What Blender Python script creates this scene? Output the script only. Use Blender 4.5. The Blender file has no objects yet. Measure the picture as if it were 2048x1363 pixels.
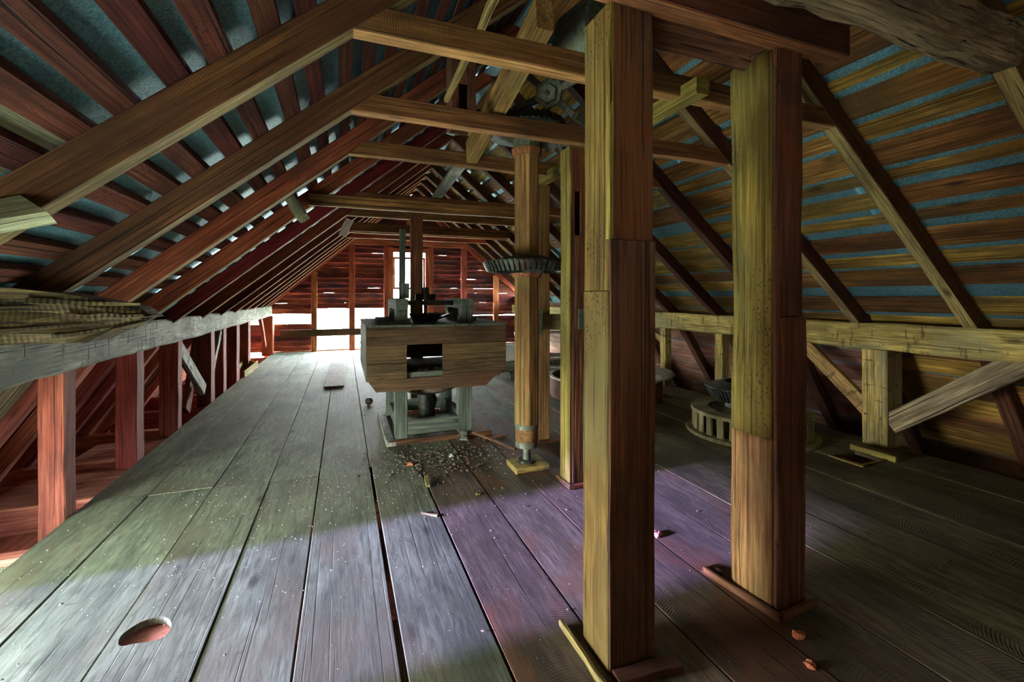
import bpy, bmesh, math, random
from mathutils import Vector, Matrix
random.seed(7)
S = bpy.context.scene
COL = S.collection

# ---------------------------------------------------------------- camera, world, sun, exposure
YAW = math.atan(337 / 880)
cam = bpy.data.objects.new('camera', bpy.data.cameras.new('camera'))
COL.objects.link(cam)
cam.location = (0, 0, 1.5)
cam.rotation_euler = (math.pi / 2, 0, -YAW)
cam.data.sensor_width = 36
cam.data.lens = 36 * 880 / 2048
cam.data.shift_y = -(681.5 - 592) / 2048
cam.data.clip_start = 0.02
S.camera = cam
S.view_settings.view_transform = 'Standard'
S.view_settings.look = 'None'
S.view_settings.gamma = 1
S.view_settings.use_curve_mapping = False
S.view_settings.exposure = 2.2
S.cycles.max_bounces = 9
S.cycles.diffuse_bounces = 6
S.cycles.glossy_bounces = 3
S.cycles.transparent_max_bounces = 8
S.cycles.sample_clamp_indirect = 6
S.cycles.use_denoising = True

w = bpy.data.worlds.new('sky')
S.world = w
w.use_nodes = True
wn, wl = w.node_tree.nodes, w.node_tree.links
wn.clear()
out = wn.new('ShaderNodeOutputWorld')
bg = wn.new('ShaderNodeBackground')
tc = wn.new('ShaderNodeTexCoord')
sp = wn.new('ShaderNodeSeparateXYZ')
rp = wn.new('ShaderNodeValToRGB')
wl.new(tc.outputs['Generated'], sp.inputs[0])
wl.new(sp.outputs['Z'], rp.inputs[0])
rp.color_ramp.elements[0].position = 0.0
rp.color_ramp.elements[0].color = (1.0, 1.0, 0.97, 1)
rp.color_ramp.elements[1].position = 0.7
rp.color_ramp.elements[1].color = (0.62, 0.8, 1.0, 1)
wl.new(rp.outputs[0], bg.inputs[0])
bg.inputs[1].default_value = 16.0
wl.new(bg.outputs[0], out.inputs[0])

sun = bpy.data.objects.new('sun', bpy.data.lights.new('sun', 'SUN'))
COL.objects.link(sun)
sun.data.energy = 7.5
sun.data.color = (0.4, 0.34, 1.0)
sun.data.angle = math.radians(3)
sun.rotation_euler = Vector((1.0, 0.03, -0.21)).to_track_quat('-Z', 'Y').to_euler()


def portal(name, loc, direction, sx, sy):
    l = bpy.data.lights.new(name, 'AREA')
    l.shape = 'RECTANGLE'
    l.size, l.size_y = sx, sy
    l.cycles.is_portal = True
    o = bpy.data.objects.new(name, l)
    COL.objects.link(o)
    o.location = loc
    o.rotation_euler = Vector(direction).to_track_quat('-Z', 'Y').to_euler()


portal('gable_portal', (1.2, 13.5, 1.6), (0, -1, 0), 7.4, 3.4)
portal('left_portal', (-2.6, 2.37, .35), (1, 0, 0), 1.5, 1.7)
portal('soffit_portal', (-2.4, .85, -.35), (0, 0, 1), 1.3, 4.9)

# ---------------------------------------------------------------- materials


def lin(c):
    return tuple((x / 12.92 if x <= 0.04045 else ((x + 0.055) / 1.055) ** 2.4) for x in [v / 255 for v in c]) + (1,)


class NT:
    def __init__(s, name):
        s.m = bpy.data.materials.new(name)
        s.m.use_nodes = True
        s.n, s.l = s.m.node_tree.nodes, s.m.node_tree.links
        s.n.clear()
        s.o = s.n.new('ShaderNodeOutputMaterial')
        s.b = s.n.new('ShaderNodeBsdfPrincipled')
        s.l.new(s.b.outputs[0], s.o.inputs[0])

    def node(s, t, ins=None, **kw):
        k = s.n.new(t)
        for a, v in kw.items():
            setattr(k, a, v)
        for i, v in (ins or {}).items():
            if isinstance(v, bpy.types.NodeSocket):
                s.l.new(v, k.inputs[i])
            else:
                k.inputs[i].default_value = v
        return k

    def math(s, op, a, b=0.0, c=0.0):
        return s.node('ShaderNodeMath', {0: a, 1: b, 2: c}, operation=op).outputs[0]

    def mix(s, f, a, b, blend='MIX'):
        k = s.node('ShaderNodeMix', data_type='RGBA', blend_type=blend)
        for i, v in ((0, f), (6, a), (7, b)):
            if isinstance(v, bpy.types.NodeSocket):
                s.l.new(v, k.inputs[i])
            else:
                k.inputs[i].default_value = v
        return k.outputs[2]

    def ramp(s, f, *stops):
        k = s.node('ShaderNodeValToRGB', {0: f})
        e = k.color_ramp.elements
        while len(e) < len(stops):
            e.new(0.5)
        for q, (p, c) in zip(e, stops):
            q.position = p
            q.color = c if len(c) == 4 else tuple(c) + (1,)
        return k.outputs[0]


def wood(name, dark, mid, light, grain=1.0, saw=0.25, stain=None, stain_amt=0.0, worm=False, speck=0.0, rough=0.8,
         vary=0.22, arc=1.0, pitch=0.012, crack=0.7, bump=0.8, huev=0.015, fine=0.75, stretch=0.35, hew=0.0):
    t = NT(name)
    co = t.node('ShaderNodeTexCoord').outputs['Object']
    rnd = t.node('ShaderNodeObjectInfo').outputs['Random']
    off = t.node('ShaderNodeCombineXYZ', {0: t.math('MULTIPLY', rnd, 37.0), 1: t.math('MULTIPLY', rnd, 11.0), 2: t.math('MULTIPLY', rnd, 23.0)}).outputs[0]
    p = t.node('ShaderNodeVectorMath', {0: co, 1: off}, operation='ADD').outputs[0]

    def noise(scale, detail=4, mapping=(1, 1, 1), rough_=0.55, dist=0.0):
        mp = t.node('ShaderNodeMapping', {'Vector': p, 'Scale': mapping}).outputs[0]
        return t.node('ShaderNodeTexNoise', {'Vector': mp, 'Scale': scale, 'Detail': detail, 'Roughness': rough_, 'Distortion': dist}).outputs[0]
    g1 = noise(5 * grain, 6, (stretch, 9, 9), 0.6, 0.6)
    g2 = noise(14 * grain, 3, (0.12, 9, 9), 0.7)
    blot = noise(2.2, 4, (0.6, 1.6, 1.6), 0.6, 0.4)
    c = t.ramp(g1, (0.34, lin(dark)), (0.5, lin(mid)), (0.66, lin(light)))
    c = t.mix(t.math('MULTIPLY', t.ramp(g2, (0.36, (1, 1, 1)), (0.54, (0, 0, 0))), fine), c, lin([v * .7 for v in dark]))
    c = t.mix(t.ramp(blot, (0.36, (0.75, 0.75, 0.75)), (0.6, (0, 0, 0))), c, lin([v * 0.72 for v in dark]))
    if stain:
        sn = noise(1.3, 5, (0.7, 1.3, 1.3), 0.62, 0.8)
        c = t.mix(t.math('MULTIPLY', t.ramp(sn, (0.48, (0, 0, 0)), (0.6, (1, 1, 1))), stain_amt), c, lin(stain))
    # knots
    mp = t.node('ShaderNodeMapping', {'Vector': p, 'Scale': (1.1, 3.2, 3.2)}).outputs[0]
    vk = t.node('ShaderNodeTexVoronoi', {'Vector': mp, 'Scale': 1.3}).outputs['Distance']
    c = t.mix(t.ramp(vk, (0.05, (0.8, 0.8, 0.8)), (0.13, (0, 0, 0))), c, lin([v * 0.45 for v in dark]))
    # drying cracks along the grain
    ck = noise(9 * grain, 2, (0.05, 7, 7), 0.5, 0.3)
    ckm = t.ramp(ck, (0.33, (1, 1, 1)), (0.375, (0, 0, 0)))
    c = t.mix(t.math('MULTIPLY', ckm, crack), c, lin([v * 0.3 for v in dark]))
    if hew:     # axe and adze nicks across the grain
        hm = t.math('MULTIPLY', t.ramp(noise(1.0, 3, (20, 4.5, 4.5), 0.6), (0.60, (0, 0, 0)), (0.65, (1, 1, 1))), hew)
        c = t.mix(hm, c, lin([v * .4 for v in dark]))
        ckm = t.math('MAXIMUM', ckm, hm)
    # saw kerf marks (arcs)
    sx = t.node('ShaderNodeSeparateXYZ', {0: co})
    yy = t.math('MULTIPLY', t.math('MULTIPLY', sx.outputs[1], sx.outputs[1]), arc)
    ph = t.math('ADD', t.math('ADD', sx.outputs[0], yy), t.math('MULTIPLY', noise(1.1, 2), 0.12))
    kerf = t.math('SINE', t.math('MULTIPLY', ph, 2 * math.pi / pitch))
    kn = t.ramp(noise(2.6, 3, (0.6, 1.6, 1.6)), (0.42, (0, 0, 0)), (0.6, (1, 1, 1)))
    kerf = t.math('MULTIPLY', t.math('MULTIPLY_ADD', kerf, 0.5, 0.5), kn)
    c = t.mix(t.math('MULTIPLY', kerf, saw), c, lin([v * 0.55 for v in dark]))
    hgt = t.math('ADD', t.math('MULTIPLY', g1, 0.6), t.math('MULTIPLY', kerf, -saw * 1.2))
    hgt = t.math('ADD', hgt, t.math('MULTIPLY', ckm, -0.8))
    if worm:
        vw = t.node('ShaderNodeTexVoronoi', {'Vector': t.node('ShaderNodeMapping', {'Vector': p, 'Scale': (0.6, 1, 1)}).outputs[0], 'Scale': 70.0}).outputs['Distance']
        wm = t.math('MULTIPLY', t.ramp(vw, (0.16, (1, 1, 1)), (0.24, (0, 0, 0))), t.ramp(noise(2.0, 3), (0.5, (0, 0, 0)), (0.62, (1, 1, 1))))
        c = t.mix(wm, c, (0.006, 0.004, 0.003, 1))
        hgt = t.math('ADD', hgt, t.math('MULTIPLY', wm, -1.0))
    if speck:
        vs = t.node('ShaderNodeTexVoronoi', {'Vector': p, 'Scale': 62.0}).outputs['Distance']
        sm = t.math('MULTIPLY', t.ramp(vs, (0.06, (1, 1, 1)), (0.12, (0, 0, 0))), t.ramp(noise(1.6, 4), (0.45, (0, 0, 0)), (0.65, (1, 1, 1))))
        c = t.mix(t.math('MULTIPLY', sm, speck), c, lin((205, 205, 190)))
    hsv = t.node('ShaderNodeHueSaturation', {'Color': c, 'Hue': t.math('MULTIPLY_ADD', rnd, huev * 2, 0.5 - huev),
                                             'Value': t.math('MULTIPLY_ADD', rnd, vary * 2, 1 - vary)}).outputs[0]
    t.l.new(hsv, t.b.inputs['Base Color'])
    t.b.inputs['Roughness'].default_value = rough
    t.b.inputs['Specular IOR Level'].default_value = 0.25
    bp = t.node('ShaderNodeBump', {'Strength': bump, 'Distance': 0.006, 'Height': hgt})
    t.l.new(bp.outputs[0], t.b.inputs['Normal'])
    return t.m


def metal(name, c1, c2, metallic=0.6, rough=0.5, scale=30, rust=None, rust_amt=0.0):
    t = NT(name)
    co = t.node('ShaderNodeTexCoord').outputs['Object']
    v = t.node('ShaderNodeTexVoronoi', {'Vector': co, 'Scale': scale})
    n = t.node('ShaderNodeTexNoise', {'Vector': co, 'Scale': 3.0, 'Detail': 6.0, 'Roughness': 0.65})
    f = t.math('MULTIPLY_ADD', t.node('ShaderNodeSeparateColor', {0: v.outputs['Color']}).outputs[0], 0.5, t.math('MULTIPLY', n.outputs[0], 0.5))
    c = t.ramp(f, (0.25, lin(c1)), (0.75, lin(c2)))
    if rust:
        r = t.node('ShaderNodeTexNoise', {'Vector': co, 'Scale': 7.0, 'Detail': 8.0, 'Roughness': 0.7}).outputs[0]
        c = t.mix(t.math('MULTIPLY', t.ramp(r, (0.48, (0, 0, 0)), (0.6, (1, 1, 1))), rust_amt), c, lin(rust))
    t.l.new(c, t.b.inputs['Base Color'])
    t.b.inputs['Metallic'].default_value = metallic
    t.b.inputs['Roughness'].default_value = rough
    bp = t.node('ShaderNodeBump', {'Strength': 0.25, 'Distance': 0.01, 'Height': n.outputs[0]})
    t.l.new(bp.outputs[0], t.b.inputs['Normal'])
    return t.m


def plain(name, c1, c2, scale=8, rough=0.85):
    t = NT(name)
    co = t.node('ShaderNodeTexCoord').outputs['Object']
    n = t.node('ShaderNodeTexNoise', {'Vector': co, 'Scale': scale, 'Detail': 6.0, 'Roughness': 0.65}).outputs[0]
    t.l.new(t.ramp(n, (0.35, lin(c1)), (0.65, lin(c2))), t.b.inputs['Base Color'])
    t.b.inputs['Roughness'].default_value = rough
    return t.m


M = {}
M['rafter'] = wood('rafter_wood', (66, 40, 22), (96, 60, 32), (120, 80, 44), stain=(80, 44, 24), stain_amt=0.5, saw=0.1)
M['rafter_red'] = wood('rafter_red_wood', (92, 40, 28), (134, 60, 40), (160, 84, 56), stain=(120, 46, 34), stain_amt=0.6, saw=0.1)  # redness of daylight bounced in on the left is put into this wood
M['rafter_under'] = wood('rafter_weathered_edge', (110, 92, 52), (160, 138, 84), (190, 168, 112), grain=1.6, saw=0.05)  # light on the rafter undersides is coloured in here
M['lath'] = wood('lath_wood', (76, 42, 32), (106, 58, 44), (134, 80, 58), stain=(66, 30, 30), stain_amt=0.6, saw=0.1, worm=True, crack=0.9)
M['sheath'] = wood('sheathing_wood', (108, 78, 30), (164, 122, 52), (200, 156, 78), stain=(84, 70, 40), stain_amt=0.7, saw=0.35, vary=0.42, huev=0.025)
M['sheath_red'] = wood('lower_sheathing_wood', (150, 80, 68), (204, 122, 104), (226, 150, 130), stain=(166, 84, 74), stain_amt=0.5, saw=0.1)  # pink of the low eave light at left is held in this colour
M['sheath_low'] = wood('lower_boards_wood', (116, 82, 66), (158, 114, 94), (184, 140, 120), stain=(116, 80, 62), stain_amt=0.6, saw=0.1)
M['plate_l'] = wood('hewn_grey_plate', (118, 124, 108), (168, 174, 152), (196, 200, 178), grain=1.2, saw=0.0, crack=.8, hew=.85, stretch=.8, bump=1.0, stain=(104, 112, 98), stain_amt=0.6, vary=0.05)
M['plate_r'] = wood('hewn_yellow_plate', (130, 106, 48), (178, 152, 80), (204, 182, 110), grain=1.2, saw=0.0, crack=.8, hew=.6, stretch=.7, bump=0.9, stain=(120, 118, 84), stain_amt=0.6, vary=0.05)
M['tie'] = wood('tie_wood', (90, 58, 32), (130, 88, 48), (156, 112, 64), saw=0.1, stain=(104, 62, 26), stain_amt=0.5)
M['tie_under'] = wood('tie_edge_wood', (138, 92, 50), (188, 136, 80), (214, 166, 108), grain=1.4, saw=0.0, vary=0.1)  # golden floor bounce under the ties is put into this colour
M['post_red'] = wood('red_post_wood', (110, 54, 42), (148, 80, 60), (172, 104, 80), stain=(122, 60, 44), stain_amt=0.5, saw=0.08, vary=0.1)  # red light on the knee posts' broad faces put into the colour
M['post_edge'] = wood('pale_post_edge', (120, 112, 58), (172, 160, 92), (200, 188, 124), saw=0.0, vary=0.1)  # pale tone stands for light on the knee posts' narrow faces
M['clad_left'] = wood('yellow_cladding', (112, 92, 38), (152, 128, 56), (176, 152, 78), stain=(112, 108, 62), stain_amt=0.7, saw=0.05, worm=True, vary=0.06)  # side light on the boxed posts painted into the yellow
M['clad_front'] = wood('brown_cladding', (84, 54, 36), (116, 78, 52), (138, 96, 64), stain=(124, 72, 36), stain_amt=0.6, saw=0.05, vary=0.08)  # brown wood; on boxed post fronts the tone carries the shade
M['clad_worm'] = wood('wormy_cladding', (88, 58, 42), (118, 80, 58), (140, 98, 72), stain=(112, 66, 48), stain_amt=0.5, saw=0.0, worm=True, vary=0.06)  # wormy wood, toned dark for the shaded front of the nearest post
M['clad_red'] = wood('red_cladding', (88, 60, 42), (116, 80, 56), (136, 98, 70), stain=(108, 68, 48), stain_amt=0.5, saw=0.05, worm=True, vary=0.06)  # red-brown wood; on the second boxed post it carries front shade
M['yellow'] = wood('yellow_timber', (124, 106, 44), (164, 146, 68), (186, 170, 96), stain=(116, 102, 52), stain_amt=0.5, saw=0.1, worm=True, vary=0.06)
M['shaft'] = wood('shaft_wood', (120, 90, 46), (166, 130, 72), (194, 158, 96), stain=(128, 120, 66), stain_amt=0.5, saw=0.0, vary=0.08)
M['floor'] = wood('floor_wood', (90, 96, 74), (118, 126, 98), (136, 144, 116), stain=(102, 96, 72), stain_amt=0.6, saw=0.15, speck=0.8, vary=0.1, rough=0.75, crack=0.25, fine=0.2, stretch=1.3, bump=0.35)
M['floor_brown'] = wood('floor_brown_wood', (84, 74, 60), (106, 94, 76), (122, 110, 90), stain=(108, 72, 48), stain_amt=0.7, saw=0.25, speck=0.6, vary=0.14, rough=0.75, crack=0.25, fine=0.2, stretch=1.3, bump=0.4, arc=1.6, pitch=0.015)
M['floor_olive'] = wood('floor_olive_wood', (76, 70, 48), (108, 100, 70), (132, 122, 88), stain=(86, 76, 50), stain_amt=0.5, saw=0.35, speck=0.6, vary=0.1, rough=0.75, crack=0.25, fine=0.2, stretch=1.3, bump=0.4, arc=2.2, pitch=0.016)
M['siding'] = wood('siding_wood', (88, 46, 38), (140, 72, 54), (172, 98, 74), stain=(56, 42, 46), stain_amt=0.8, saw=0.0, vary=0.42)
M['stud'] = wood('stud_wood', (180, 92, 62), (216, 124, 86), (232, 150, 108), saw=0.0, vary=0.08)
M['mill_box'] = wood('mill_box_wood', (78, 62, 40), (104, 84, 56), (124, 100, 68), stain=(104, 74, 50), stain_amt=0.5, saw=0.0, vary=0.12)
M['mill_frame'] = wood('grey_green_painted_wood', (76, 88, 74), (106, 118, 100), (128, 140, 120), saw=0.0, crack=0.4, stain=(104, 112, 92), stain_amt=0.5, vary=0.08)
M['weathered'] = wood('weathered_board', (122, 130, 96), (172, 180, 140), (198, 204, 166), saw=0.2, crack=0.9, vary=0.1)
M['old_beam'] = wood('old_heavy_beam', (96, 84, 58), (140, 126, 90), (172, 158, 118), grain=0.8, saw=0.0, crack=1.0, bump=1.0, vary=0.06)
M['split_beam'] = wood('split_dark_beam', (60, 50, 28), (92, 78, 44), (126, 108, 64), saw=0.8, pitch=0.025, arc=0.3, crack=1.0, bump=1.0, vary=0.05)
M['wheel'] = wood('wheel_wood', (110, 104, 64), (152, 146, 98), (180, 172, 124), saw=0.0, vary=0.05)
M['tin'] = metal('galvanised_tin', (66, 112, 118), (112, 158, 166), 00.3, 0.5, 130)
M['iron'] = metal('dark_iron', (46, 54, 48), (86, 94, 84), 0.7, 0.55, 40, (88, 60, 40), 0.5)
M['iron_green'] = metal('grey_green_iron', (84, 96, 80), (120, 130, 108), 0.4, 0.6, 40, (120, 96, 60), 0.4)
M['white_paint'] = plain('old_white_paint', (190, 188, 180), (222, 220, 214), 12)
M['stone'] = plain('millstone_stone', (150, 150, 136), (196, 194, 178), 20)
M['soil'] = plain('rubble_soil', (70, 60, 46), (130, 118, 96), 25)
M['grass'] = plain('grass_ground', (176, 172, 146), (206, 200, 176), 2)  # ground made pale to bounce light up into the attic
M['leaf'] = plain('leaf_green', (52, 84, 30), (96, 132, 56), 3)
M['bark'] = plain('bark', (60, 50, 40), (92, 80, 66), 9)
M['scrap'] = plain('orange_dry_leaf', (170, 90, 50), (214, 140, 90), 30)
M['pink'] = plain('pink_foam', (210, 120, 110), (232, 156, 146), 30)
M['fleck'] = plain('pale_flecks', (170, 168, 150), (212, 210, 196), 30)
t = NT('window_glass')
tr = t.node('ShaderNodeBsdfTransparent')
gl = t.node('ShaderNodeBsdfGlossy', {'Roughness': 0.05})
mx = t.node('ShaderNodeMixShader', {0: 0.08, 1: tr.outputs[0], 2: gl.outputs[0]})
t.l.new(mx.outputs[0], t.o.inputs[0])
M['glass'] = t.m

# ---------------------------------------------------------------- builders
WM = {}


def link(o, mat4, parent=None):
    COL.objects.link(o)
    WM[o.name] = mat4
    if parent is not None:
        o.parent = parent
        o.matrix_parent_inverse = WM[parent.name].inverted()
    o.matrix_basis = mat4
    return o


def props(o, label=None, cat=None, group=None, kind=None):
    if label:
        o['label'] = label
    if cat:
        o['category'] = cat
        o['kind'] = 'thing'
    if group:
        o['group'] = group
    if kind:
        o['kind'] = kind
    return o


def thing(name, loc, label, cat, group=None):
    o = bpy.data.objects.new(name, None)
    o.empty_display_size = 0.1
    link(o, Matrix.Translation(loc))
    return props(o, label, cat, group)


def struct(name):
    o = bpy.data.objects.new(name, None)
    link(o, Matrix.Identity(4))
    o['kind'] = 'structure'
    return o


def mesh_obj(name, verts, faces, mats, M4=None, parent=None, fmat=None, smooth=False):
    me = bpy.data.meshes.new(name)
    me.from_pydata([tuple(v) for v in verts], [], faces)
    for m in (mats if isinstance(mats, (list, tuple)) else [mats]):
        me.materials.append(m)
    if fmat:
        me.polygons.foreach_set('material_index', fmat)
    if smooth:
        me.polygons.foreach_set('use_smooth', [True] * len(me.polygons))
    me.update()
    o = bpy.data.objects.new(name, me)
    link(o, M4 if M4 is not None else Matrix.Identity(4), parent)
    return o


def frame_matrix(p0, p1, up):
    x = (Vector(p1) - Vector(p0)).normalized()
    y = Vector(up).cross(x).normalized()
    z = x.cross(y)
    m = Matrix((x, y, z)).transposed().to_4x4()
    m.translation = Vector(p0)
    return m


def timber(name, p0, p1, wid, hgt, mat, up=(0, 0, 1), parent=None, n=5, jit=0.003, cham=0.006, cut=(0, 0), edge=None, edge_side='bottom', taper=1.0, cuty=(0, 0)):
    """a beam from p0 to p1 (centre line); wid across, hgt along up; cut = slope of both ends in the length/height plane"""
    p0, p1 = Vector(p0), Vector(p1)
    L = (p1 - p0).length
    M4 = frame_matrix(p0, p1, up)
    hw, hh = wid / 2, hgt / 2
    c = min(cham, hw * 0.4, hh * 0.4)
    prof = [(-hw + c, -hh), (hw - c, -hh), (hw, -hh + c), (hw, hh - c), (hw - c, hh), (-hw + c, hh), (-hw, hh - c), (-hw, -hh + c)]
    V, F, FM = [], [], []
    for i in range(n + 1):
        f = i / n
        x = f * L
        jy, jz = random.uniform(-jit, jit), random.uniform(-jit, jit)
        k = 1 + (taper - 1) * f
        for (y, z) in prof:
            sx = x
            if i == 0:
                sx += cut[0] * z + cuty[0] * y
            if i == n:
                sx += cut[1] * z + cuty[1] * y
            V.append((sx, y * k + jy + random.uniform(-jit, jit) * .5, z * k + jz + random.uniform(-jit, jit) * .5))
    side = {'bottom': 0, 'right': 2, 'top': 4, 'left': 6}[edge_side]
    for i in range(n):
        for k in range(8):
            a, b = i * 8 + k, i * 8 + (k + 1) % 8
            F.append((a, b, b + 8, a + 8))
            FM.append(1 if edge and (k == side) else 0)
    F.append(tuple(range(7, -1, -1)))
    FM.append(0)
    F.append(tuple(n * 8 + k for k in range(8)))
    FM.append(0)
    return mesh_obj(name, V, F, [mat] + ([edge] if edge else []), M4, parent, FM if edge else None)


def block(name, x0, x1, y0, y1, z0, z1, mat, parent=None, axis='auto', **kw):
    """axis aligned timber; its grain runs along the longest side"""
    d = (x1 - x0, y1 - y0, z1 - z0)
    cx, cy, cz = (x0 + x1) / 2, (y0 + y1) / 2, (z0 + z1) / 2
    a = max(range(3), key=lambda i: d[i]) if axis == 'auto' else 'xyz'.index(axis)
    if a == 0:
        return timber(name, (x0, cy, cz), (x1, cy, cz), d[1], d[2], mat, (0, 0, 1), parent, **kw)
    if a == 1:
        return timber(name, (cx, y0, cz), (cx, y1, cz), d[0], d[2], mat, (0, 0, 1), parent, **kw)
    return timber(name, (cx, cy, z0), (cx, cy, z1), d[0], d[1], mat, (0, -1, 0), parent, **kw)


def lathe(name, prof, mat, loc=(0, 0, 0), n=32, parent=None, rot=None, smooth=True, close=True):
    V, F = [], []
    for k in range(n):
        a = 2 * math.pi * k / n
        for (r, z) in prof:
            V.append((r * math.cos(a), r * math.sin(a), z))
    m = len(prof)
    for k in range(n):
        for i in range(m - 1 if not close else m):
            a, b = k * m + i, k * m + (i + 1) % m
            c, d = ((k + 1) % n) * m + (i + 1) % m, ((k + 1) % n) * m + i
            F.append((a, d, c, b))
    M4 = Matrix.Translation(loc) @ (rot.to_4x4() if rot else Matrix.Identity(4))
    o = mesh_obj(name, V, F, mat, M4, parent)
    if smooth:
        for p in o.data.polygons:
            p.use_smooth = True
        try:
            o.data.set_sharp_from_angle(angle=math.radians(35))
        except Exception:
            pass
    return o


def prism(name, pts, depth, mat, M4, parent=None):
    """polygon in local x/z, extruded along local y"""
    n = len(pts)
    V = [(x, 0, z) for x, z in pts] + [(x, depth, z) for x, z in pts]
    F = [tuple(range(n)), tuple(range(2 * n - 1, n - 1, -1))]
    for i in range(n):
        j = (i + 1) % n
        F.append((i, i + n, j + n, j))
    return mesh_obj(name, V, F, mat, M4, parent)


# ---------------------------------------------------------------- the roof geometry (the old roof sags in the middle)
def tt(Y):
    f = min(max((Y - 7.5) / 5.6, 0), 1)
    return f * f * (3 - 2 * f)


def zl(X, Y):
    t = tt(Y)
    return 2.6575 + .83 * X if t == 0 else (1 - t) * (2.6575 + .83 * X) + t * (1.28 + .87 * (X + 1.75))


def zr(X, Y):
    t = tt(Y)
    return (1 - t) * (5.35 - .82 * X) + t * (1.69 + .83 * (5 - X))


def ridge(Y):
    lo, hi = 0.5, 3.0
    for _ in range(40):
        m = (lo + hi) / 2
        if zl(m, Y) < zr(m, Y):
            lo = m
        else:
            hi = m
    return lo


def zll(X, Y):   # steep lower slope, left
    return 1.17 - 1.5 * (-1.87 - X)


def zlr(X, Y):   # steep lower slope, right
    return 1.17 - 1.5 * (X - 5.14) + .0 * Y


def roof_strip(name, fz, X0, X1, Y0, Y1, off, th, mat, parent, ny=6, jit=0.006, xmax=None):
    """a board lying on a roof slope, running along Y"""
    V, F = [], []
    jx0, jx1 = random.uniform(-jit, jit), random.uniform(-jit, jit)
    for i in range(ny + 1):
        Y = Y0 + (Y1 - Y0) * i / ny
        a, b = X0 + jx0 * (1 - i / ny) + jx1 * i / ny, X1 + jx0 * i / ny + jx1 * (1 - i / ny)
        a += random.uniform(-jit, jit) * .5
        b += random.uniform(-jit, jit) * .5
        za, zb = fz(a, Y) + off, fz(b, Y) + off
        V += [(Y - Y0, -(a - X0), za), (Y - Y0, -(b - X0), zb), (Y - Y0, -(b - X0), zb + th), (Y - Y0, -(a - X0), za + th)]
    for i in range(ny):
        for k in range(4):
            p, q = i * 4 + k, i * 4 + (k + 1) % 4
            F.append((p, p + 4, q + 4, q))
    F.append((0, 1, 2, 3))
    F.append(tuple(ny * 4 + k for k in (3, 2, 1, 0)))
    M4 = Matrix(((0, -1, 0, X0), (1, 0, 0, Y0), (0, 0, 1, 0), (0, 0, 0, 1)))
    return mesh_obj(name, V, F, mat, M4, parent)


RY = [1.14, 2.12, 3.04, 3.95, 4.92, 5.88, 6.95, 7.9, 8.8, 9.7, 10.6, 11.5, 12.4]
ROFF = 0.185          # vertical depth of the rafters
Y_BACK = -1.6
Y_GAB = 13.1

# ---------------------------------------------------------------- floor
floor = struct('floor')
cr = [-1.75, -1.38, -.955, -.56, -.19, .215, .625, 1.025, 1.42, 1.81, 2.21, 2.6, 3.0, 3.36, 3.8, 4.28, 4.62, 5.16]


def hole_board(name, x0, x1, y0, y1, z0, th, hole, mat, parent):
    """a floor board with a hole cut through it (outline and hole filled with bmesh)"""
    bm = bmesh.new()
    loops = [[(x0, y0), (x1, y0), (x1, y1), (x0, y1)], hole]
    edges = []
    for lp in loops:
        vs = [bm.verts.new((y - y0, -(x - x0), 0)) for x, y in lp]
        for i in range(len(vs)):
            edges.append(bm.edges.new((vs[i], vs[(i + 1) % len(vs)])))
    bmesh.ops.triangle_fill(bm, use_beauty=True, use_dissolve=False, edges=edges)
    ext = bmesh.ops.extrude_face_region(bm, geom=bm.faces[:])
    for g in ext['geom']:
        if isinstance(g, bmesh.types.BMVert):
            g.co.z -= th
    bmesh.ops.recalc_face_normals(bm, faces=bm.faces)
    me = bpy.data.meshes.new(name)
    bm.to_mesh(me)
    bm.free()
    me.materials.append(mat)
    o = bpy.data.objects.new(name, me)
    M4 = Matrix(((0, -1, 0, x0), (1, 0, 0, y0), (0, 0, 1, z0), (0, 0, 0, 1)))
    return link(o, M4, parent)


def fboard(x0, x1, y0, y1, mat, dz=None):
    dz = random.uniform(-.004, .0) if dz is None else dz
    g = .004
    return timber('floor_board', ((x0 + x1) / 2, y0 + .003, dz - .016), ((x0 + x1) / 2, y1 - .003, dz - .016 + random.uniform(-.002, .002)), x1 - x0 - 2 * g, .032, mat, parent=floor, n=5, jit=.0015, cham=.003)


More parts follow.
